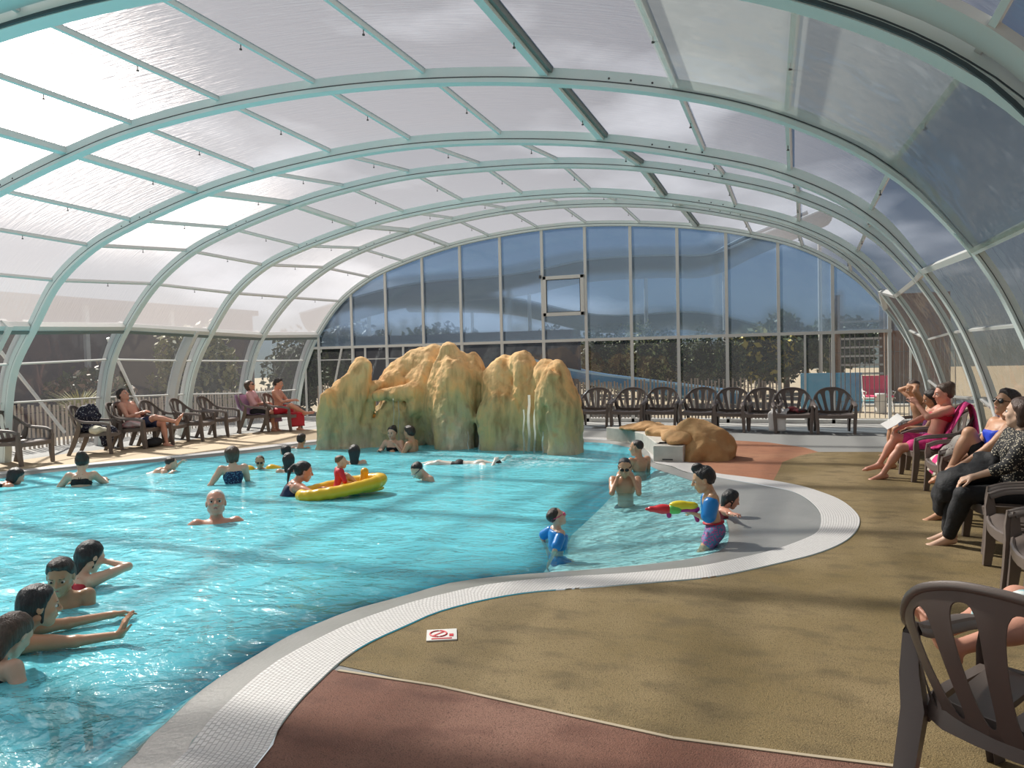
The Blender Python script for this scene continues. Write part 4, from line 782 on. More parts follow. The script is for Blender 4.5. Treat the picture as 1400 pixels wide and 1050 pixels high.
def person(label, loc, face, h=1.65, lean=0, side=0, hy=0, hp=0, hands=None, feet=None, ep=None, kp=None, col=TAN, hair=('short', (.03, .02, .015)), wear=(), vox=.012, hs=1.0, build=1.0, fem=False, extras=(), curl=25, palm=None, toes=False, group=None, wet=False, eyes=True, brow=(.04, .025, .02), twist=0):
    """a person in local axes: x right, y forward, z up, pelvis at the origin; hands and feet are local targets (left, right)"""
    g_ = h/1.7; H_ = h; P = {}
    Rt = rotm((1, 0, 0), -lean)@rotm((0, 1, 0), side)@rotm((0, 0, 1), twist)
    def T(v): return Rt@np.array(v, float)*H_
    pel = np.zeros(3); waist = T((0, .0, .09)); chest = T((0, .005, .20)); neck = T((0, -.008, .300-.045*max(hs-1.05, 0))); sw = (.098 if fem else .108)*build**.5
    shl = [T((-sw, 0, .268)), T((sw, 0, .268))]; hip = [np.array((-.052*H_, 0, -.02*H_)), np.array((.052*H_, 0, -.02*H_))]
    B = build; body = {}
    tor = [ell(pel+T((0, -.008, .0)), (.092*H_*B, .066*H_*B, .062*H_), .05*g_, Rt), ell(waist, (.071*H_*B*(.92 if fem else 1), .055*H_*B, .085*H_), .05*g_, Rt), ell(chest, (.085*H_*B*(.95 if fem else 1.04), .060*H_*B, .088*H_), .05*g_, Rt),
           ell(T((0, .0, .245)), (.088*H_*B, .047*H_*B, .045*H_), .04*g_, Rt), caps(T((-sw*.9, -.003, .262)), T((sw*.9, -.003, .262)), .030*H_*B, .030*H_*B, .035*g_)]
    if fem: tor += [ell(T((s*.038, .048, .205)), (.030*H_, .028*H_, .030*H_), .02*g_, Rt) for s in (-1, 1)]
    else: tor += [ell(T((s*.036, .038, .222)), (.038*H_, .022*H_, .030*H_), .025*g_, Rt) for s in (-1, 1)]
    tor += [ell(T((s*.035, -.045, .225)), (.030*H_, .014*H_, .045*H_), .02*g_, Rt) for s in (-1, 1)]
    # head
    hh = .134*H_*hs; Rh = Rt@rotm((0, 0, 1), -hy)@rotm((1, 0, 0), hp); hc = neck+Rt@np.array((0, .01, .024))*H_+(Rh@np.array((0, .12, .46)))*hh
    def Q(v): return hc+Rh@np.array(v, float)*hh
    def he(c, r, k=.03): return ell(Q(c), np.array(r)*hh, k*g_*hs, Rh)
    head = [caps(neck-T((0, 0, .012)), Q((0, -.10, -.22)), .036*H_*B**.3*(.92 if fem else 1.02), .034*H_*B**.3*(.9 if fem else 1), .03*g_), he((0, -.07, .15), (.335, .41, .355)), he((0, .09, -.10), (.275, .30, .36)), he((0, .24, -.40), (.12, .11, .085), .03),
            caps(Q((-.24, -.02, -.24)), Q((0, .23, -.40)), .07*hh, .06*hh, .03*g_), caps(Q((.24, -.02, -.24)), Q((0, .23, -.40)), .07*hh, .06*hh, .03*g_)]
    head += [caps(Q((-.15, .315, .10)), Q((.15, .315, .10)), .055*hh, .055*hh, .02*g_), he((-.17, .24, -.10), (.09, .09, .08), .02), he((.17, .24, -.10), (.09, .09, .08), .02)]
    head += [neg(he((s*.145, .42, .015), (.095, .085, .06), .02)) for s in (-1, 1)]
    head += [caps(Q((0, .37, .06)), Q((0, .465, -.10)), .032*hh, .055*hh, .012*g_), he((-.055, .40, -.125), (.04, .05, .035), .01), he((.055, .40, -.125), (.04, .05, .035), .01), he((0, .335, -.245), (.11, .07, .07), .015)]
    head += [he((s*.345, -.03, -.02), (.035, .085, .125), .008) for s in (-1, 1)]
    # arms
    arms = {0: [], 1: []}; la, lf, lh = .172*H_, .150*H_, .108*H_; WR = []
    hands = hands or [(-.16*H_, .10*H_, -.12*H_), (.16*H_, .10*H_, -.12*H_)]; HD = []
    for s in (0, 1):
        sg = -1 if s == 0 else 1; S = shl[s]; pole = (ep[s] if ep else (sg*.6, -.5, -.6)); E, Wt = ik(S, hands[s], la, lf, pole); WR.append(Wt); d = nrm(Wt-E)
        up = caps(S, E, .028*H_*B**.5, .022*H_*B**.5, .03*g_); fo = caps(E, E+(Wt-E)*1.0, .0215*H_*B**.5, .0145*H_, .02*g_); mus = ell((S*.55+E*.45), (.026*H_*B**.5, .026*H_*B**.5, .055*H_), .03*g_, np.stack([nrm(np.cross(E-S, (.3, 1, .2))), nrm(np.cross(E-S, np.cross(E-S, (.3, 1, .2)))), nrm(E-S)], 1))
        arms[s] = [caps(S+T((0, 0, 0)), S+(E-S)*.12, .033*H_*B**.5, .031*H_*B**.5, .03*g_), up, mus, fo]
        # hand: palm normal pn, finger direction fd, thumb side ts
        pn = nrm(palm[s]) if palm and palm[s] is not None else nrm(np.array((0, 0, -1.0))+np.array((-sg*.3, 0, 0))); fd = nrm(d) if not (palm and len(palm) > 2 and palm[2+s] is not None) else nrm(palm[2+s]); pn = nrm(pn-fd*(pn@fd)); ts = np.cross(fd, pn)*(1 if s == 0 else -1); L = lh; k = .006*g_
        if ts@np.array((-sg, 0, 0)) < -1.1: ts = -ts
        K0 = [Wt+fd*L*.46+ts*L*o for o in (.17, .06, -.055, -.16)]
        arms[s] += [caps(Wt, Wt+fd*L*.1, .0145*H_, .016*H_, .012*g_)]+[caps(Wt+fd*L*.08+ts*L*o*.6, kk, .0105*H_, .0085*H_, .012*g_) for o, kk in zip((.17, .06, -.055, -.16), K0)]
        ln = (.40, .46, .42, .33); fr = max(.0052*H_, vox*.62)
        for i, (kk, l_) in enumerate(zip(K0, ln)):
            sp = (1.5-i)*.05; f1 = nrm(fd+ts*sp); c1, c2 = R(curl*(1+.12*i)), R(curl*2.0); d1 = nrm(f1*math.cos(c1)+pn*math.sin(c1)); d2 = nrm(f1*math.cos(c2)+pn*math.sin(c2)); m1 = kk+d1*L*l_*.5; m2 = m1+d2*L*l_*.5
            arms[s] += [caps(kk, m1, fr*1.1, fr, k), caps(m1, m2, fr, fr*.85, k*.6)]
        t0 = Wt+fd*L*.12+ts*L*.16; t1 = t0+nrm(fd*.75+ts*.75+pn*.25)*L*.28; t2 = t1+nrm(fd*.95+ts*.25+pn*.3)*L*.22
        arms[s] += [caps(t0, t1, .0085*H_, fr*1.15, k), caps(t1, t2, fr*1.15, fr*.95, k)]; HD.append((Wt, fd, pn, ts))
    # legs
    legs = {0: [], 1: []}; lt, ls_ = .243*H_, .243*H_; feet = feet or [(-.06*H_, .02*H_, -.50*H_), (.06*H_, .02*H_, -.50*H_)]; KN = []; AN = []
    for s in (0, 1):
        sg = -1 if s == 0 else 1; S = hip[s]; pole = kp[s] if kp else (sg*.12, 1, .3); ft = np.array(feet[s][:3], float); Kn, A = ik(S, ft, lt, ls_, pole); KN.append(Kn); AN.append(A)
        legs[s] = [caps(S, Kn, .054*H_*B**.7, .033*H_*B**.4, .04*g_), caps(Kn, A, .031*H_*B**.4, .019*H_, .03*g_), ell(Kn*.66+A*.34-nrm(np.cross(np.cross(A-Kn, (0, 1, .01)), A-Kn))*0, (.030*H_*B**.5, .034*H_*B**.5, .07*H_), .03*g_, np.stack([nrm(np.cross(A-Kn, (.2, 1, .1))), nrm(np.cross(A-Kn, np.cross(A-Kn, (.2, 1, .1)))), nrm(A-Kn)], 1)), ell(Kn, (.032*H_, .034*H_, .032*H_), .02*g_)]
        fdv = nrm(feet[s][3]) if len(feet[s]) > 3 else nrm((sg*.15, 1, -.25)); upv = nrm(Kn-A); upv = nrm(upv-fdv*(upv@fdv)); sd_ = np.cross(fdv, upv); heel = A-fdv*.022*H_-upv*.018*H_; ball = A+fdv*.095*H_-upv*.028*H_
        legs[s] += [ell(heel, (.020*H_, .020*H_, .020*H_), .02*g_), caps(A-upv*.006*H_, ball, .021*H_, .014*H_, .02*g_), caps(heel, ball, .017*H_, .014*H_, .02*g_), caps(ball-sd_*.016*H_, ball+sd_*.016*H_, .013*H_, .012*H_, .015*g_)]
        for i in range(5):
            o = (i-2)*.0095*H_; tl = (.040, .040, .036, .032, .026)[i if sg < 0 else i]; inner = (-sd_ if sg > 0 else sd_); b0 = ball+inner*-(o); r = (.0085 if i == 0 else .0062)*H_
            b0 = ball+inner*(.019-.0095*i)*H_; legs[s].append(caps(b0+fdv*.005*H_, b0+fdv*tl*.75*H_-upv*.004*H_, max(r, vox*.6), max(r*.9, vox*.55), .006*g_))
    allp = tor+head[:1]+arms[0]+arms[1]+legs[0]+legs[1]+head[1:]
    o = link('person', sdf_mesh('person', allp, vox), skin(col, wet)); o.location = loc; o.rotation_euler = (0, 0, R(face)); tag(o, label, 'person', group)
    # hair
    st, hc_ = hair; hm = hairm(hc_); hvox = min(vox, .0085 if vox < .0092 else .012)
    def fp(v): return Q(v)
    base = [he((0, -.085, .185), (.375, .44, .37), .02)]
    cut = clip(Q((0, .23, .28)), Rh@np.array((0, .80, -.60)), .02); hp_ = None; base += [he((0, -.20, -.02), (.345, .31, .27), .03)]
    if st == 'short': hp_ = base+[he((0, .12, .42), (.25, .16, .12)), cut]
    elif st == 'crew': hp_ = [he((0, -.09, .165), (.35, .43, .355), .02), clip(Q((0, .15, .30)), Rh@np.array((0, .78, -.62)), .02)]
    elif st == 'balding': hp_ = [he((0, -.12, .06), (.355, .40, .33), .02), clip(Q((0, .10, .20)), Rh@np.array((0, .75, .66)), .03), clip(Q((0, .10, -.20)), Rh@np.array((0, .5, -.85)), .02)]
    elif st in ('long', 'ponytail', 'bun', 'bob', 'wet', 'topknot'):
        hp_ = base+[cut]
        if st == 'topknot': hp_ += [he((0, .08, .60), (.14, .20, .10), .03), he((.10, .22, .50), (.1, .1, .07), .03)]
        if st == 'long': hp_ += [caps(Q((x, -.30, .05)), Q((x*.9, -.38-.05*abs(x), -1.0+.25*abs(x))), .20*hh, .10*hh, .05) for x in (-.2, 0, .2)]
        if st == 'wet': hp_ += [caps(Q((x, -.30, .02)), Q((x*.5, -.30, -.62)), .17*hh, .07*hh, .04) for x in (-.14, .12)]+[caps(Q((.30, .02, .1)), Q((.27, .05, -.35)), .07*hh, .03*hh, .03)]
        if st == 'bob': hp_ += [caps(Q((x, -.18, .15)), Q((x*1.05, -.12, -.36)), .19*hh, .13*hh, .05) for x in (-.22, .22)]+[caps(Q((0, -.35, .1)), Q((0, -.34, -.38)), .22*hh, .14*hh, .05)]
        if st == 'ponytail': hp_ += [he((0, -.50, .18), (.09, .10, .09), .03), caps(Q((0, -.56, .22)), Q((0, -.74, -.10)), .10*hh, .10*hh, .02), caps(Q((0, -.74, -.10)), Q((0, -.70, -.75)), .10*hh, .04*hh, .02)]
        if st == 'bun': hp_ += [he((0, -.40, .42), (.19, .18, .16), .05)]
    if hp_: link('hair', sdf_mesh('hair', hp_, hvox, lambda X: .0028*hs*vnoise(X*np.array([1, 1, .35]), 60, 2)+.003*vnoise(X, 25, 3)), hm, o)
    if eyes:
        for s in (-1, 1):
            e = link('eye', sdf_mesh('eye', [he((s*.145, .315, .015), (.062, .062, .048), .001)], .004*hs*1.1), [mat('eye_white', (.75, .72, .68), .2)], o)
            link('iris', sdf_mesh('iris', [he((s*.145+.0, .365, .015), (.044, .022, .042), .001)], .0035*hs), mat('iris_dark', (.03, .018, .012), .15), e)
            link('eyebrow', sdf_mesh('eyebrow', [caps(Q((s*.07, .375, .105)), Q((s*.22, .33, .12)), .02*hh, .014*hh, .002)], .0045*hs), hairm(brow), o)
        link('lips', sdf_mesh('lips', [caps(Q((-.075, .375, -.245)), Q((0, .402, -.235)), .016*hh, .025*hh, .004), caps(Q((.075, .375, -.245)), Q((0, .402, -.235)), .016*hh, .025*hh, .004), caps(Q((-.05, .375, -.275)), Q((.05, .375, -.275)), .022*hh, .022*hh, .006)], .005*hs), mat('lips', (.42, .13, .11), .4), o)
    # clothing: inflated pieces of the same body
    def infl(p, t, cutto=1.0):
        if p[0] == 'c': e = p[1]+(p[2]-p[1])*cutto; return ('c', p[1], e, p[3]+t, p[3]+(p[4]-p[3])*cutto+t, p[5])
        return ('e', p[1], p[2]+t, p[3], p[4])
    for w in wear:
        kind, m_, *rest = w; t = rest[0] if rest else .006
        if kind in ('trunks', 'shorts', 'briefs'):
            c_ = {'trunks': .32, 'shorts': .62, 'briefs': .06}[kind]; pr = [infl(tor[0], t), clip(T((0, 0, .055)), Rt@np.array((0, 0, 1)))]; pr = pr+[infl(legs[s][0], t, c_) for s in (0, 1)]
        elif kind == 'suit': pr = [infl(p, t) for p in tor[:3]]+[infl(p, t) for p in tor[5:]]+[clip(T((0, 0, .235)), Rt@np.array((0, .15, 1))), infl(legs[0][0], t, .03), infl(legs[1][0], t, .03)]
        elif kind == 'top': pr = [infl(p, t) for p in tor[1:]]+[clip(T((0, 0, .255)), Rt@np.array((0, .5, 1)))]
        elif kind == 'shirt': pr = [infl(p, t) for p in tor]+[infl(arms[s][0], t) for s in (0, 1)]+[infl(arms[s][1], t, .95) for s in (0, 1)]+[infl(arms[s][2], t) for s in (0, 1)]+[infl(arms[s][3], t, rest[1] if len(rest) > 1 else .1) for s in (0, 1)]
        elif kind == 'bra': pr = [infl(p, t) for p in tor[1:3]+tor[5:]]+[clip(T((0, 0, .228)), Rt@np.array((0, .1, 1))), clip(T((0, 0, .180)), Rt@np.array((0, 0, -1)))]
        elif kind == 'trousers': pr = [infl(tor[0], t)]+[infl(legs[s][i], t) for s in (0, 1) for i in (0, 3)]+[infl(legs[s][1], t*1.6, .9) for s in (0, 1)]+[infl(legs[s][2], t) for s in (0, 1)]
        elif kind == 'vest': pr = [infl(p, t) for p in tor[1:4]]+[clip(T((0, 0, .262)), Rt@np.array((0, .3, 1))), clip(T((0, 0, .10)), Rt@np.array((0, 0, -1)))]
        nm = {'trunks': 'swim_trunks', 'briefs': 'swim_briefs', 'suit': 'swimsuit', 'bra': 'bikini_top', 'vest': 'float_vest'}.get(kind, kind)
        q_ = link(nm, sdf_mesh(nm, pr, max(vox, .009)), m_, o)
    for x in extras:
        if x[0] == 'straps':
            q_ = MB(); q_.tube([T((-.045, .06, .21)), T((-.045, .03, .285)), T((-.02, -.045, .27)), T((0, -.062, .215))], .0045, 6); q_.tube([T((.045, .06, .21)), T((.045, .03, .285)), T((.02, -.045, .27)), T((0, -.062, .215))], .0045, 6); q_.tube([T((-.09, 0, .20)), T((-.05, -.055, .205)), T((0, -.066, .205)), T((.05, -.055, .205)), T((.09, 0, .20))], .0055, 6); q_.build('strap', x[1], o, True)
        if x[0] == 'armbands':
            for s in (0, 1):
                S, E = arms[s][1][1], arms[s][1][2]; c0, c1 = S+(E-S)*.30, S+(E-S)*.80; rr = x[2] if len(x) > 2 else .05; link('armband', sdf_mesh('armband', [caps(c0, c1, rr, rr, .01)], .009), x[1], o)
        if x[0] == 'goggles':
            pr = [caps(Q((.36*math.sin(a), -.06+.40*math.cos(a), .03+.05*math.cos(a)+.10*(1-math.cos(a))*.5)), Q((.36*math.sin(b), -.06+.40*math.cos(b), .03+.05*math.cos(b)+.10*(1-math.cos(b))*.5)), .028*hh, .028*hh, .003) for a, b in [(i*math.pi/8, (i+1)*math.pi/8) for i in range(16)]]; link('goggle_strap', sdf_mesh('goggle_strap', pr, .006), x[1], o)
            link('goggles', sdf_mesh('goggles', [he((-.13, .38, .03), (.12, .09, .09), .01), he((.13, .38, .03), (.12, .09, .09), .01)], .006), x[2], o)
        if x[0] == 'sunglasses':
            link('sunglasses', sdf_mesh('sunglasses', [he((-.15, .375, .02), (.13, .045, .095), .004), he((.15, .375, .02), (.13, .045, .095), .004), caps(Q((-.06, .42, .05)), Q((.06, .42, .05)), .018*hh, .018*hh, .003), caps(Q((-.27, .33, .05)), Q((-.36, -.02, .05)), .018*hh, .016*hh, .003), caps(Q((.27, .33, .05)), Q((.36, -.02, .05)), .018*hh, .016*hh, .003)], .0055), mat('lens_black', (.012, .01, .01), .12), o)
    P.update(o=o, hands=[np.array(o.matrix_basis)[:3, :3]@w+np.array(o.location) for w in WR], local=dict(WR=WR, neck=neck, HD=HD, T=T, Q=Q, KN=KN, AN=AN, hh=hh), shl=shl)
    return P
def w2l(loc, face, p):
    """world point to the person's local axes"""
    d = Vector(p)-Vector(loc); c, s = math.cos(R(-face)), math.sin(R(-face)); return (d.x*c-d.y*s, d.x*s+d.y*c, d.z)
def az(u): return D+math.degrees(math.atan((700-u)/FPX))
def swimmer(label, u, v, rel, h, nz, lean=0, hands=None, **k):
    """somebody standing in the pool, the water line of the body at pixel (u, v), the base of the neck nz above the water"""
    face = az(u)+rel; p = at(u, v, WL); z = WL+nz-.30*h*math.cos(R(lean)); q = R(face); off = .30*h*math.sin(R(lean))*.9
    loc = (p.x+math.sin(q)*off, p.y-math.cos(q)*off, z); 
    fz = max(-.50*h, -1.12-z+.05); k.setdefault('feet', [(-.07*h, -.08, fz), (.07*h, .02, fz)])
    if hands and hands[0] == 'w': hands = [w2l(loc, face, x) for x in hands[1:3]]
    return person(label, loc, face, h, lean=lean, hands=hands, wet=True, **k)
BLK, BRN, DBR, GRY = (.008, .007, .008), (.055, .030, .018), (.02, .012, .009), (.52, .52, .50)
c_red, c_blue, c_navy, c_black = mat('cloth_red', (.55, .02, .04), .6), mat('vinyl_blue', (.01, .22, .62), .3), mat('cloth_navy', (.012, .018, .06), .7), mat('cloth_black', (.010, .010, .012), .75, bump=(30, .4))
c_pink, c_yel, c_purple = mat('cloth_pink', (.78, .06, .26), .8, noise=(25, (.55, .02, .18), .15)), mat('vinyl_yellow', (.85, .52, .02), .3), spot_mat('cloth_purple', (.16, .05, .20), (.42, .10, .20), 60, .4)
c_pat = spot_mat('cloth_patterned', (.015, .03, .09), (.10, .28, .42), 45, .35); c_flor = spot_mat('cloth_floral', (.012, .011, .012), (.62, .55, .42), 58, .30)
c_trk = spot_mat('trunks_tropical', (.10, .22, .40), (.55, .10, .30), 55, .45); c_cobalt = mat('cloth_cobalt', (.015, .06, .62), .6, bump=(8, .4))
# --- swimmers, near left
swimmer('girl with long wet brown hair seen from behind at the left edge of the picture', -6, 925, -52, 1.42, .10, lean=34, col=FAIR, hair=('long', BRN), wear=[('suit', c_black)], extras=[('straps', c_black)], vox=.009, hands=[(-.2, .4, .1), (.25, .35, .0)], fem=True, hs=1.22, eyes=False)
PW = at(72, 868, WL); A1, A2 = at(160, 842, .03), at(172, 868, .02)
swimmer('girl with slick dark hair stretching both arms forward over the water', 30, 884, -84, 1.62, .10, lean=44, hands=('w', at(168, 838, .0), at(184, 866, .0)), col=TAN, hair=('wet', BLK), wear=[('suit', c_black)], extras=[('straps', c_black)], vox=.0075, fem=True, hs=1.16, hp=36, hy=2, curl=12, palm=(None, (0.1, 1, .2), None, (.1, .35, 1)))
swimmer('boy with wet dark fringe facing the camera behind the reaching girl', 88, 829, 172, 1.42, .11, lean=8, col=OLV, hair=('short', DBR), vox=.0075, hs=1.28, hp=-6, hy=8, hands=[(-.18, .2, -.1), (.18, .2, -.1)], wear=[('trunks', c_navy)])
swimmer('girl with soaked black hair and red strap, turned away, hand at her face', 112, 802, -45, 1.38, .11, lean=12, col=FAIR, hair=('wet', BLK), wear=[('suit', c_red)], extras=[('straps', c_red)], vox=.008, fem=True, hs=1.25, hy=18, hp=-14, hands=[(-.2, .2, 0), (.10, .20, .47)])
# --- middle
swimmer('grey-haired man facing the camera with arms spread in the water', 296, 714, 178, 1.74, .04, lean=-14, col=RED, hair=('crew', GRY), vox=.009, hs=1.22, hp=4, hands=[(-.50, .22, .28), (.58, .10, .36)], wear=[('trunks', c_navy)], brow=(.2, .18, .16), feet=[(-.12, .55, -.45), (.12, .55, -.45)], build=1.15)
swimmer('woman seen from behind with dark pinned-up hair and a black bikini strap', 112, 664, -14, 1.65, .20, lean=14, col=FAIR, hair=('bun', DBR), wear=[('bra', c_black), ('briefs', c_black)], extras=[('straps', c_black)], vox=.011, fem=True, hs=1.12, hands=[(-.25, .35, .28), (.22, .5, .30)], eyes=False, group=None)
swimmer('boy swimming on his front towards the right, just his wet head up', 224, 645, -85, 1.35, .02, lean=72, col=FAIR, hair=('crew', DBR), vox=.011, hs=1.2, hp=55, hands=[(-.25, .62, .20), (.3, .4, .1)], wear=[('trunks', c_navy)], feet=[(-.1, -.65, -.02), (.12, -.6, -.06)])
swimmer('dark-haired swimmer low in the water at the left edge beside the coping', 8, 664, -70, 1.55, .02, lean=60, col=RED, hair=('bob', BLK), vox=.011, fem=True, hs=1.15, hp=30, hands=[(-.2, .4, .1), (.3, .55, .1)], wear=[('suit', c_black)], eyes=False)
swimmer('woman in a dark blue patterned swimsuit with her back to the camera', 319, 660, 8, 1.62, .26, lean=6, col=FAIR, hair=('bob', BRN), wear=[('suit', c_pat, .009)], vox=.011, fem=True, hs=1.1, hands=[(-.35, .15, .05), (.2, .3, .0)], hy=25, eyes=False)
swimmer('child wearing two yellow armbands and dark goggles', 356, 641, 176, 1.10, .02, lean=10, col=OLV, hair=('crew', BRN), vox=.011, hs=1.35, hands=[(-.36, .15, .32), (.36, .15, .32)], extras=[('armbands', c_yel, .10), ('goggles', c_navy, mat('lens_black', (.012, .01, .01), .12))], eyes=False, wear=[('trunks', c_navy)])
swimmer('girl with long black hair seen from behind near the yellow armbands', 395, 645, 0, 1.50, .05, lean=4, col=FAIR, hair=('long', BLK), vox=.011, fem=True, hs=1.1, eyes=False, wear=[('suit', c_navy)])
swimmer('only a dark wet head showing in front of the left coping', 392, 621, 40, 1.5, -.08, lean=6, col=TAN, hair=('bob', BLK), vox=.012, hs=1.1, eyes=False, wear=[('suit', c_black)])
swimmer('brown-haired head closest to the left end of the rock', 411, 612, -30, 1.55, .02, lean=6, col=TAN, hair=('short', DBR), vox=.012, hs=1.1, eyes=False, wear=[('trunks', c_black)])
pw = swimmer('woman with a dark ponytail pushing the yellow baby float', 405, 676, -84, 1.66, .16, lean=36, col=RED, hair=('ponytail', BLK), vox=.009, fem=True, hs=1.12, hp=22, hands=('w', at(440, 668, .04), at(452, 672, .04)), wear=[('suit', c_navy)], build=1.1)
swimmer('girl with dark hair down to the water, back to the camera before the rock', 485, 634, -6, 1.50, .06, lean=4, col=FAIR, hair=('long', BLK), vox=.011, fem=True, hs=1.15, eyes=False, wear=[('suit', c_black)])
swimmer('laughing dark-haired woman held close beside the rock waterfall', 538, 616, 155, 1.60, .20, lean=4, col=FAIR, hair=('bun', BLK), vox=.012, fem=True, hs=1.1, wear=[('suit', c_black)], hands=[(-.12, .2, .42), (.18, .25, .3)])
swimmer('short-haired man hugging the woman beside the rock waterfall', 563, 617, 250-360+180, 1.72, .20, lean=4, col=TAN, hair=('short', DBR), vox=.012, hs=1.08, hy=20, wear=[('trunks', c_black)], hands=[(-.1, .35, .3), (.15, .35, .3)])
swimmer('boy with dark wet hair and goggles looking down, in front of the couple', 582, 656, 115, 1.40, .07, lean=24, col=FAIR, hair=('crew', BLK), vox=.011, hs=1.2, hp=-22, extras=[('goggles', c_navy, mat('lens_clear', (.5, .55, .55), .1))], wear=[('trunks', c_navy)], hands=[(-.2, .25, .0), (.2, .3, .0)])
swimmer('pale swimmer face down among the foam at the foot of the rock', 662, 633, -96, 1.5, -.03, lean=88, col=(.75, .68, .60), hair=('crew', DBR), vox=.012, hs=1.1, hands=[(-.2, .75, .10), (.2, .6, .10)], wear=[('trunks', c_black)], feet=[(-.08, -.72, .02), (.1, -.70, -.02)], eyes=False)
# --- shallow end
swimmer('boy with wet dark hair seen from behind at the edge of the shallow part', 874, 643, 40, 1.45, .20, lean=6, col=TAN, hair=('crew', DBR), vox=.010, hs=1.2, hy=-30, wear=[('trunks', c_navy)])
swimmer('boy in a dark cap pressing both hands to his face', 855, 673, 178, 1.42, .20, lean=6, col=TAN, hair=('crew', (.015, .018, .025)), vox=.0095, hs=1.2, hp=-10, hands=[(-.10, .14, .42), (.09, .14, .42)], ep=[(-.5, .3, -1), (.5, .3, -1)], wear=[('trunks', c_navy)], extras=[('goggles', c_black, mat('lens_black', (.012, .01, .01), .12))], eyes=False)
swimmer('toddler with pink goggles and a blue float vest looking up', 763, 745, -72, .98, .16, lean=2, col=FAIR, hair=('crew', DBR), vox=.008, hs=1.36, hp=24, wear=[('vest', c_blue, .03), ('trunks', c_blue)], extras=[('goggles', mat('strap_pink', (.75, .08, .22), .4), mat('lens_pink', (.85, .12, .25), .15)), ('armbands', c_blue, .048)], hands=[(-.14, -.05, .05), (.14, -.12, .02)], eyes=False, feet=[(-.05, .12, -.3), (.05, .15, -.3)])
bp = at(977, 742, WL); bloc = (bp.x, bp.y, .07); HG1, HG2 = Vector(), Vector()
gunF = nrm(np.array(at(890, 700, .40))-np.array(at(975, 700, .42))); 
gc = Vector(atd(930, 696, (at(977, 742, WL)-Vector((0, 0, HC))).dot(CF)*.995))
by = person('boy standing in the shallows aiming a water gun, blue armbands and tropical trunks', bloc, D+84, 1.18, lean=6, col=(.60, .36, .22), hair=('topknot', BLK), vox=.007, hs=1.42, hp=-10, hands=[w2l(bloc, D+84, gc+Vector(CR)*.10+Vector((0, 0, -.03))), w2l(bloc, D+84, gc+Vector(CR)*.28-Vector((0, 0, .035)))], palm=((1, 0, .2), (-1, 0, .2)), curl=42, wear=[('trunks', c_trk, .012)], extras=[('armbands', c_blue, .068)], feet=[(-.07, .06, -.52), (.07, -.04, -.52)], ep=[(-.4, 0, -1), (.5, 0, -1)], wet=True)
q = MB(); q.tube([by['local']['T']((0, .0, .05)), by['local']['T']((0, .0, .062))], .096, 20); q.build('waistband', c_red, by['o'], True)
c2 = at(1000, 705, WL)
swimmer('child with wet dark hair crouching behind the boy with the water gun', 990, 706, -75, 1.05, .10, lean=30, col=RED, hair=('wet', BLK), vox=.009, hs=1.34, hp=5, hands=('w', at(1008, 712, .08), at(1022, 708, .10)), wear=[('suit', mat('cloth_maroon', (.25, .03, .05), .6))], feet=[(-.1, .1, -.28), (.1, .1, -.28)], eyes=False)
# water gun
g_o = empty('water_gun', gc, R(D+84)); tag(g_o, 'red, yellow and green toy water gun aimed by the standing boy', 'toy')
link('barrel', sdf_mesh('barrel', [caps((0, .06, 0), (0, .26, 0), .032, .026, .01), caps((0, .24, 0), (0, .30, 0), .018, .012, .01), ell((0, .15, .0), (.045, .08, .045), .02)], .007), mat('toy_red', (.70, .03, .04), .3), g_o)
link('tank', sdf_mesh('tank', [ell((0, .0, .035), (.042, .10, .042), .02), ell((0, -.10, .03), (.036, .06, .036), .02)], .007), mat('toy_yellow', (.85, .70, .03), .3), g_o)
link('grip', sdf_mesh('grip', [caps((0, -.12, 0), (0, -.15, -.10), .022, .02, .01), caps((0, .10, -.02), (0, .10, -.06), .024, .022, .01), caps((0, -.15, 0), (0, .08, -.01), .024, .024, .01)], .007), mat('toy_magenta', (.45, .03, .22), .3), g_o)
link('pump_ring', sdf_mesh('pump_ring', [caps((0, .03, 0), (0, .07, 0), .045, .045, .005)], .007), mat('toy_green', (.15, .60, .12), .3), g_o)
# baby and float
fl_o = empty('baby_float', at(470, 672, .0), R(D-72)); tag(fl_o, 'yellow inflatable baby float pushed by the woman with the ponytail', 'float')
rim = []
for i in range(20):
    a, b = i*math.pi/10, (i+1)*math.pi/10; P0 = np.array((.26*math.sin(a), .50*math.cos(a)-.02, .055+.07*math.cos(a))); P1 = np.array((.26*math.sin(b), .50*math.cos(b)-.02, .055+.07*math.cos(b))); rim.append(caps(P0, P1, .075, .075, .02))
link('ring', sdf_mesh('ring', rim+[ell((0, .1, .01), (.22, .42, .04), .04)], .013), c_yel, fl_o)
link('horn', sdf_mesh('horn', [caps((0, .26, .12), (0, .27, .22), .06, .045, .03), ell((0, .27, .24), (.055, .05, .05), .02)], .01), mat('vinyl_orange', (.85, .40, .01), .3), fl_o)
bl_ = at(463, 671, .0); person('baby in a red top sitting in the yellow float', (bl_.x, bl_.y, .04), D-64, .84, lean=4, col=FAIR, hair=('crew', (.10, .055, .03)), vox=.009, hs=1.5, wear=[('shirt', c_red, .01, .05), ('briefs', c_red)], hands=[(-.12, .16, .06), (.12, .16, .06)], feet=[(-.08, .26, .02), (.08, .26, .02)], hy=10)
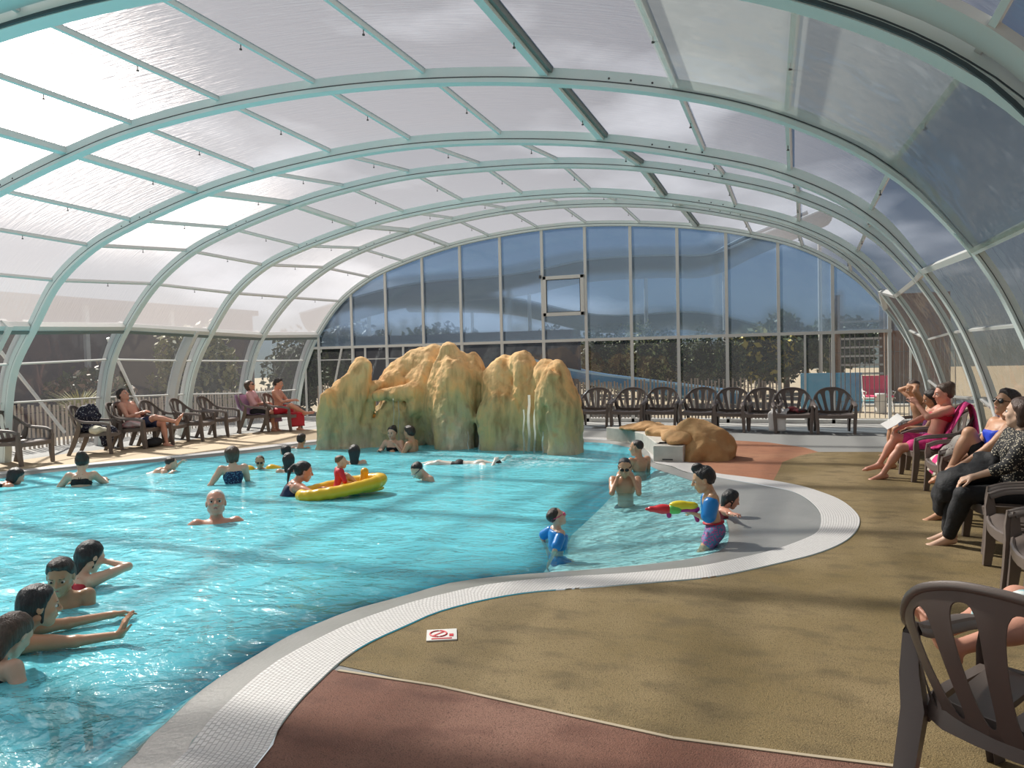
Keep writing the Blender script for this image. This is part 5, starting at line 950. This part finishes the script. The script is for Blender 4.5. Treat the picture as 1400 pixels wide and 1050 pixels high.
# --- seated people
def sit(key, label, cx, cy, face, h, s=1.0, fwd=.0, **k):
    z = .37*s+.075*(h/1.7); q = R(face); return person(label, (cx+math.sin(q)*(.06-fwd), cy-math.cos(q)*(.06-fwd), z), face, h, **k)
x, y = LP[3]; man = sit('m', 'shirtless man in navy shorts lying back in an armchair with one ankle on his knee', x, y, -75, 1.74, 1.12, .08, lean=-34, hp=-10, col=RED, hair=('short', DBR), vox=.012, hands=[(-.08, .10, .22), (.10, .10, .22)], feet=[(-.10, .52, -.44), (.02, .80, .02, (.2, .5, .8))], kp=[(-.2, 1, .6), (.3, .3, 1)], wear=[('shorts', c_navy, .02)], hs=1.08)
x, y = LP[7]; sit('s', 'person in dark sunglasses with black cloth on the lap at the far left', x, y, -68, 1.68, 1.12, .0, lean=-14, col=RED, hair=('bob', BRN), vox=.013, fem=True, hands=[(-.1, .26, .2), (.1, .26, .2)], feet=[(-.10, .46, -.44), (.1, .44, -.44)], wear=[('shirt', mat('cloth_palepink', (.72, .40, .42), .8), .012, .1), ('shorts', c_black, .02)], extras=[('sunglasses',)], hs=1.08)
x, y = LP[8]; sit('r', 'shirtless reader with crossed legs on a red towel beside the rock', x, y, -72, 1.74, 1.12, .0, lean=-6, hp=-18, col=RED, hair=('short', DBR), vox=.013, hands=[(-.05, .36, .26), (.07, .36, .26)], feet=[(-.08, .46, -.44), (-.05, .62, -.06, (-.3, 1, .2))], kp=[(-.2, 1, .6), (.8, .7, .8)], wear=[('shorts', c_red, .02)], hs=1.08)
# right side armchairs
RC = {}
for key, (cx, cy, fa, lb) in {'reader': (1.62, 11.05, 96, 'taupe armchair under the woman reading in pink shorts'), 'girls': (1.70, 12.1, 92, 'taupe armchair under the girl in purple behind the reader'), 'kid': (1.75, 13.3, 92, 'taupe armchair farthest along the right wall, behind the boy holding his head'), 'towel': (1.72, 9.75, 92, 'taupe armchair with a pink towel between the reader and the woman in sunglasses'), 'blue': (1.72, 8.55, 98, 'taupe armchair under the woman in sunglasses'), 'floral': (1.70, 7.38, 92, 'taupe armchair under the woman in the floral blouse'), 'n1': (1.64, 6.35, 88, 'empty taupe armchair next to the floral woman on the right'), 'n2': (1.62, 5.62, 84, 'empty taupe armchair at the right edge above the foreground one')}.items():
    RC[key] = (cx, cy, fa); chair(cx, cy, fa, lb, 'armchairs along the right wall', s=1.06)
bc = at(1352, 815, .90); chair(bc.x+.44*math.sin(R(36)), bc.y+.44*math.cos(R(36)), -36, 'foreground taupe armchair seen from behind with bare feet resting over it', s=1.10)
fb = RC['floral']; sit('f', 'woman in black trousers and a black blouse with cream flowers, barefoot', fb[0]-.07, fb[1], 98, 1.66, 1.06, .04, lean=-8, hy=38, hp=-4, col=FAIR, hair=('bob', (.045, .02, .012)), vox=.0085, fem=True, build=1.12, hands=[(-.12, .34, .13), (.15, .30, .12)], feet=[(-.02, .50, -.40, (-.05, 1, -.25)), (.18, .44, -.40, (.15, 1, -.25))], wear=[('shirt', c_flor, .016, .35), ('trousers', c_black, .012)], hs=1.1)
fb = RC['blue']; sit('b', 'dark-haired woman in sunglasses and a cobalt blue top with one knee drawn up', fb[0], fb[1], 104, 1.70, 1.06, .04, lean=-14, hy=-14, hp=-2, col=TAN, hair=('short', (.02, .010, .008)), vox=.0085, fem=True, build=1.12, hands=[(-.06, .36, .02), (.18, .22, .06)], feet=[(-.06, .50, -.40, (-.1, 1, -.25)), (.12, .34, -.02, (.1, 1, -.3))], kp=[(-.1, 1, .6), (.1, .6, 1)], wear=[('top', c_cobalt, .012), ('shorts', c_black, .014)], extras=[('sunglasses',)], hs=1.1)
fb = RC['reader']; rd = sit('w', 'barefoot woman with pink shorts reading a booklet, hand at her mouth', fb[0], fb[1], 100, 1.66, 1.06, .10, lean=-20, hp=-26, hy=4, col=RED, hair=('bun', BRN), vox=.010, fem=True, hands=[(-.05, .20, .50), (.14, .36, .16)], feet=[(-.10, .62, -.40, (-.1, 1, -.2)), (.12, .60, -.30, (0, 1, -.1))], wear=[('bra', c_red, .008), ('shorts', c_pink, .03)], hs=1.12, kp=[(-.1, .6, 1), (.1, .6, 1)])
fb = RC['girls']; sit('g', 'sleepy girl in a purple swimsuit leaning on the reading woman', fb[0]-.02, fb[1]-.1, 98, 1.45, 1.06, .08, lean=-10, side=-14, hp=-34, col=TAN, hair=('bob', DBR), vox=.011, fem=True, hands=[(-.1, .25, .12), (.12, .22, .12)], feet=[(-.10, .48, -.40, (-.1, 1, -.2)), (.1, .46, -.40, (0, 1, -.2))], wear=[('suit', c_purple, .01)], hs=1.15)
fb = RC['kid']; sit('k', 'shirtless boy holding his head with both hands at the far right', fb[0]-.05, fb[1], 100, 1.55, 1.06, .02, lean=4, hp=-14, col=TAN, hair=('crew', BRN), vox=.012, hands=[(-.13, .10, .62), (.13, .10, .62)], ep=[(-1, .5, 0), (1, .5, 0)], feet=[(-.10, .46, -.40), (.1, .42, -.40)], wear=[('shorts', c_navy, .015)], hs=1.12)
# the sitter beyond the right edge with the feet up on the foreground chair
fp = (1.30, 3.95, .48); tl = [w2l(fp, 109, (.57, 3.71, .44)), w2l(fp, 109, (.60, 3.60, .41))]
person('person mostly out of frame at the right, bare feet resting on the foreground chair', fp, 109, 1.66, lean=-12, col=RED, hair=('bob', BRN), vox=.0085, fem=True, hands=[(-.28, -.05, .08), (.28, -.05, .08)], feet=[(*tl[1], (0, .5, 1)), (*tl[0], (.2, .55, 1))], wear=[('shirt', mat('cloth_white', (.7, .7, .68), .8), .012, .3), ('shorts', c_black, .015)], hs=1.0)
chair(1.48, 3.97, 106, 'taupe armchair beyond the right edge under the person with feet up', s=1.04)
# ================================================================== things people brought
def sheet(name, path, width, side, m, label, cat, amp=.02, seed=0, thick=.008, parent=None, n=26, group=None):
    """cloth laid along a path, width across the direction side"""
    P = np.array(crom(path, max(3, n//len(path)))); sd_ = nrm(side); V = []; nj = 14
    for i, p in enumerate(P):
        for j in range(nj+1):
            t = j/nj-.5; V.append(p+sd_*t*width)
    V = np.array(V); N = vnoise(V, 6, seed)*amp+vnoise(V, 15, seed+1)*amp*.4; V[:, 2] += np.abs(N)*1.2; V[:, 0] += N*.6; V[:, 1] += N*.4
    F = [(i*(nj+1)+j, i*(nj+1)+j+1, (i+1)*(nj+1)+j+1, (i+1)*(nj+1)+j) for i in range(len(P)-1) for j in range(nj)]; o = link(name, pymesh(name, V, F), m, parent)
    s = o.modifiers.new('s', 'SOLIDIFY'); s.thickness = thick; s.offset = 1
    if parent is None: tag(o, label, cat, group)
    return o
def heap(name, c, blobs, m, label, cat, seed=1, h=.014, amp=.03):
    o = link(name, sdf_mesh(name, [ell(np.array(b[:3]), b[3:6], .05) for b in blobs], h, lambda X: amp*vnoise(X*np.array([1, 1, 1.6]), 7, seed)+amp*.5*vnoise(X, 17, seed+1)), m); o.location = c; tag(o, label, cat); return o
m_wht, m_ptow = mat('towel_white', (.74, .72, .70), .9, bump=(60, .4)), mat('towel_palepink', (.72, .45, .50), .9, bump=(60, .4))
x, y = LP[1]; heap('clothes_heap', (x, y, .44), [(0, 0, .03, .26, .25, .10), (-.2, 0, .28, .12, .26, .22), (.22, .1, -.02, .14, .12, .10), (.30, -.05, -.16, .08, .14, .14)], spot_mat('cloth_blackwhite', (.012, .012, .03), (.5, .5, .52), 30, .25), 'heap of black and white patterned clothes on the left armchair', 'clothes', 3)
heap('shirt_bundle', (x+.22, y-.22, .47), [(0, 0, 0, .13, .12, .08), (.02, .12, -.02, .10, .10, .07)], mat('cloth_cream', (.72, .70, .58), .9), 'cream bundled shirt on the clothes-laden armchair', 'clothes', 5, amp=.02)
x, y = LP[2]; heap('towel_bundle', (x+.05, y, .45), [(0, 0, .02, .22, .24, .09), (.1, .12, .06, .12, .12, .09)], mat('towel_rose', (.75, .30, .30), .9, noise=(6, (.8, .7, .7), .12)), 'pink and white towels bundled on the armchair left of the resting man', 'towel', 7, amp=.025)
heap('bag', (x+.35, y+.18, .09), [(0, 0, 0, .14, .22, .09), (.0, .12, .04, .08, .1, .06)], c_black, 'small black bag on the tan deck beside the resting man', 'bag', 8, amp=.01)
x, y = LP[7]; sheet('towel', [(x-.34, y-.1, .90), (x-.28, y-.08, .62), (x-.05, y, .44), (x+.30, y+.08, .43), (x+.36, y+.10, .22)], .5, (.3, 1, 0), mat('towel_lilac', (.50, .32, .50), .9), 'lilac towel on the armchair of the person in dark sunglasses', 'towel', seed=11)
x, y = LP[8]; sheet('towel', [(x+.02, y-.02, .44), (x+.30, y+.02, .44), (x+.38, y+.05, .40), (x+.39, y+.06, .10)], .46, (.3, 1, 0), c_red, 'red towel hanging from the armchair of the reader beside the rock', 'towel', seed=12)
p = at(1065, 592); sheet('towel', [(p.x+.05, p.y+.25, .47), (p.x+.02, p.y+.05, .45), (p.x-.02, p.y-.10, .40), (p.x-.03, p.y-.16, .05)], .34, (1, .1, 0), m_wht, 'pale grey towel hanging down the front of a far armchair', 'towel', seed=13, amp=.035)
p = at(1092, 592); heap('clothes_heap', (p.x, p.y+.2, .44), [(0, 0, 0, .18, .12, .05), (-.12, 0, .04, .12, .06, .04)], mat('cloth_wine', (.25, .05, .06), .9, noise=(8, (.02, .02, .02), .1)), 'small dark red and black clothes on the far armchair with the pale towel', 'clothes', 14, amp=.015)
cx, cy, _ = RC['towel']; sheet('towel', [(cx+.52, cy, .45), (cx+.44, cy, .92), (cx+.36, cy, .94), (cx+.15, cy, .52), (cx-.25, cy, .42), (cx-.33, cy, .25)], .5, (0, 1, 0), stripe_mat('towel_stripes', [(.78, .70, .60), (.75, .05, .22), (.75, .05, .22), (.78, .70, .60)], 2.1, 'Y', .9), 'cream and hot pink striped towel over the armchair between the women', 'towel', seed=15)
cx, cy, _ = RC['blue']; sheet('towel', [(cx+.46, cy+.35, .50), (cx+.40, cy+.28, .93), (cx+.30, cy+.24, .95), (cx-.02, cy+.22, .50)], .6, (-.2, 1, 0), stripe_mat('towel_stripes2', [(.80, .74, .64), (.80, .05, .25)], 3.3, 'Y', .9), 'pink and cream towel over the chair back behind the woman in sunglasses', 'towel', seed=16)
cx, cy, _ = RC['reader']; sheet('towel', [(cx+.40, cy-.25, .55), (cx+.36, cy-.2, .90), (cx+.28, cy-.15, .92), (cx+.05, cy-.1, .48), (cx-.1, cy-.3, .42)], .42, (0, 1, 0), c_pink, 'bright pink patterned towel over the reading woman’s armchair'.replace('’', "'"), 'towel', seed=17)
cx, cy, _ = RC['towel']; heap('tote_bag', (cx-.12, cy-.30, .52), [(0, 0, 0, .16, .14, .12), (.05, .05, .1, .1, .1, .08)], spot_mat('cloth_beige_print', (.55, .50, .45), (.2, .16, .14), 26, .25), 'beige printed bag between the reader and the woman in sunglasses', 'bag', 18, amp=.02)
bk_ = rd['hands'][1]; o = empty('booklet', (bk_[0]-.10, bk_[1]-.02, bk_[2]+.06), R(10)); o.rotation_euler = (R(18), R(-28), R(12)); tag(o, 'open white booklet held by the woman in pink shorts', 'book')
q = MB(); q.box(-.12, 0, -.10, .10, 0, .008); q.build('page', m_wht, o, bevel=.003); q = MB(); q.sweep([(0, 0, .004), (.06, 0, .02), (.13, 0, .03)], Vector((0, 0, 1)), [(-.003, -.10), (.003, -.10), (.003, .10), (-.003, .10)]); q.build('page', m_wht, o)
fb = RC['floral']; heap('jacket', (fb[0]-.28, fb[1]+.16, .56), [(0, 0, .02, .26, .24, .09), (-.2, -.05, -.10, .12, .18, .14), (.14, .1, .1, .16, .15, .10), (-.28, .0, -.22, .07, .13, .12)], c_black, 'black jacket heaped on the lap of the floral-bloused woman', 'jacket', 21, amp=.03)
q = MB()
for dx, dy, dz in ((-.33, -.12, .50), (-.14, -.02, .66), (-.43, -.06, .40)): q.tube([(fb[0]+dx, fb[1]+dy, dz+.0), (fb[0]+dx-.008, fb[1]+dy-.008, dz+.003)], .010, 8)
heap('towel_bundle', (.82, 3.74, .51), [(0, 0, 0, .12, .10, .06), (.08, .04, .05, .08, .07, .06)], mat('cloth_teal', (.02, .36, .42), .7, noise=(9, (.70, .74, .72), .06)), 'teal and white cloth lying on the shins above the foreground chair', 'towel', 23, amp=.025)
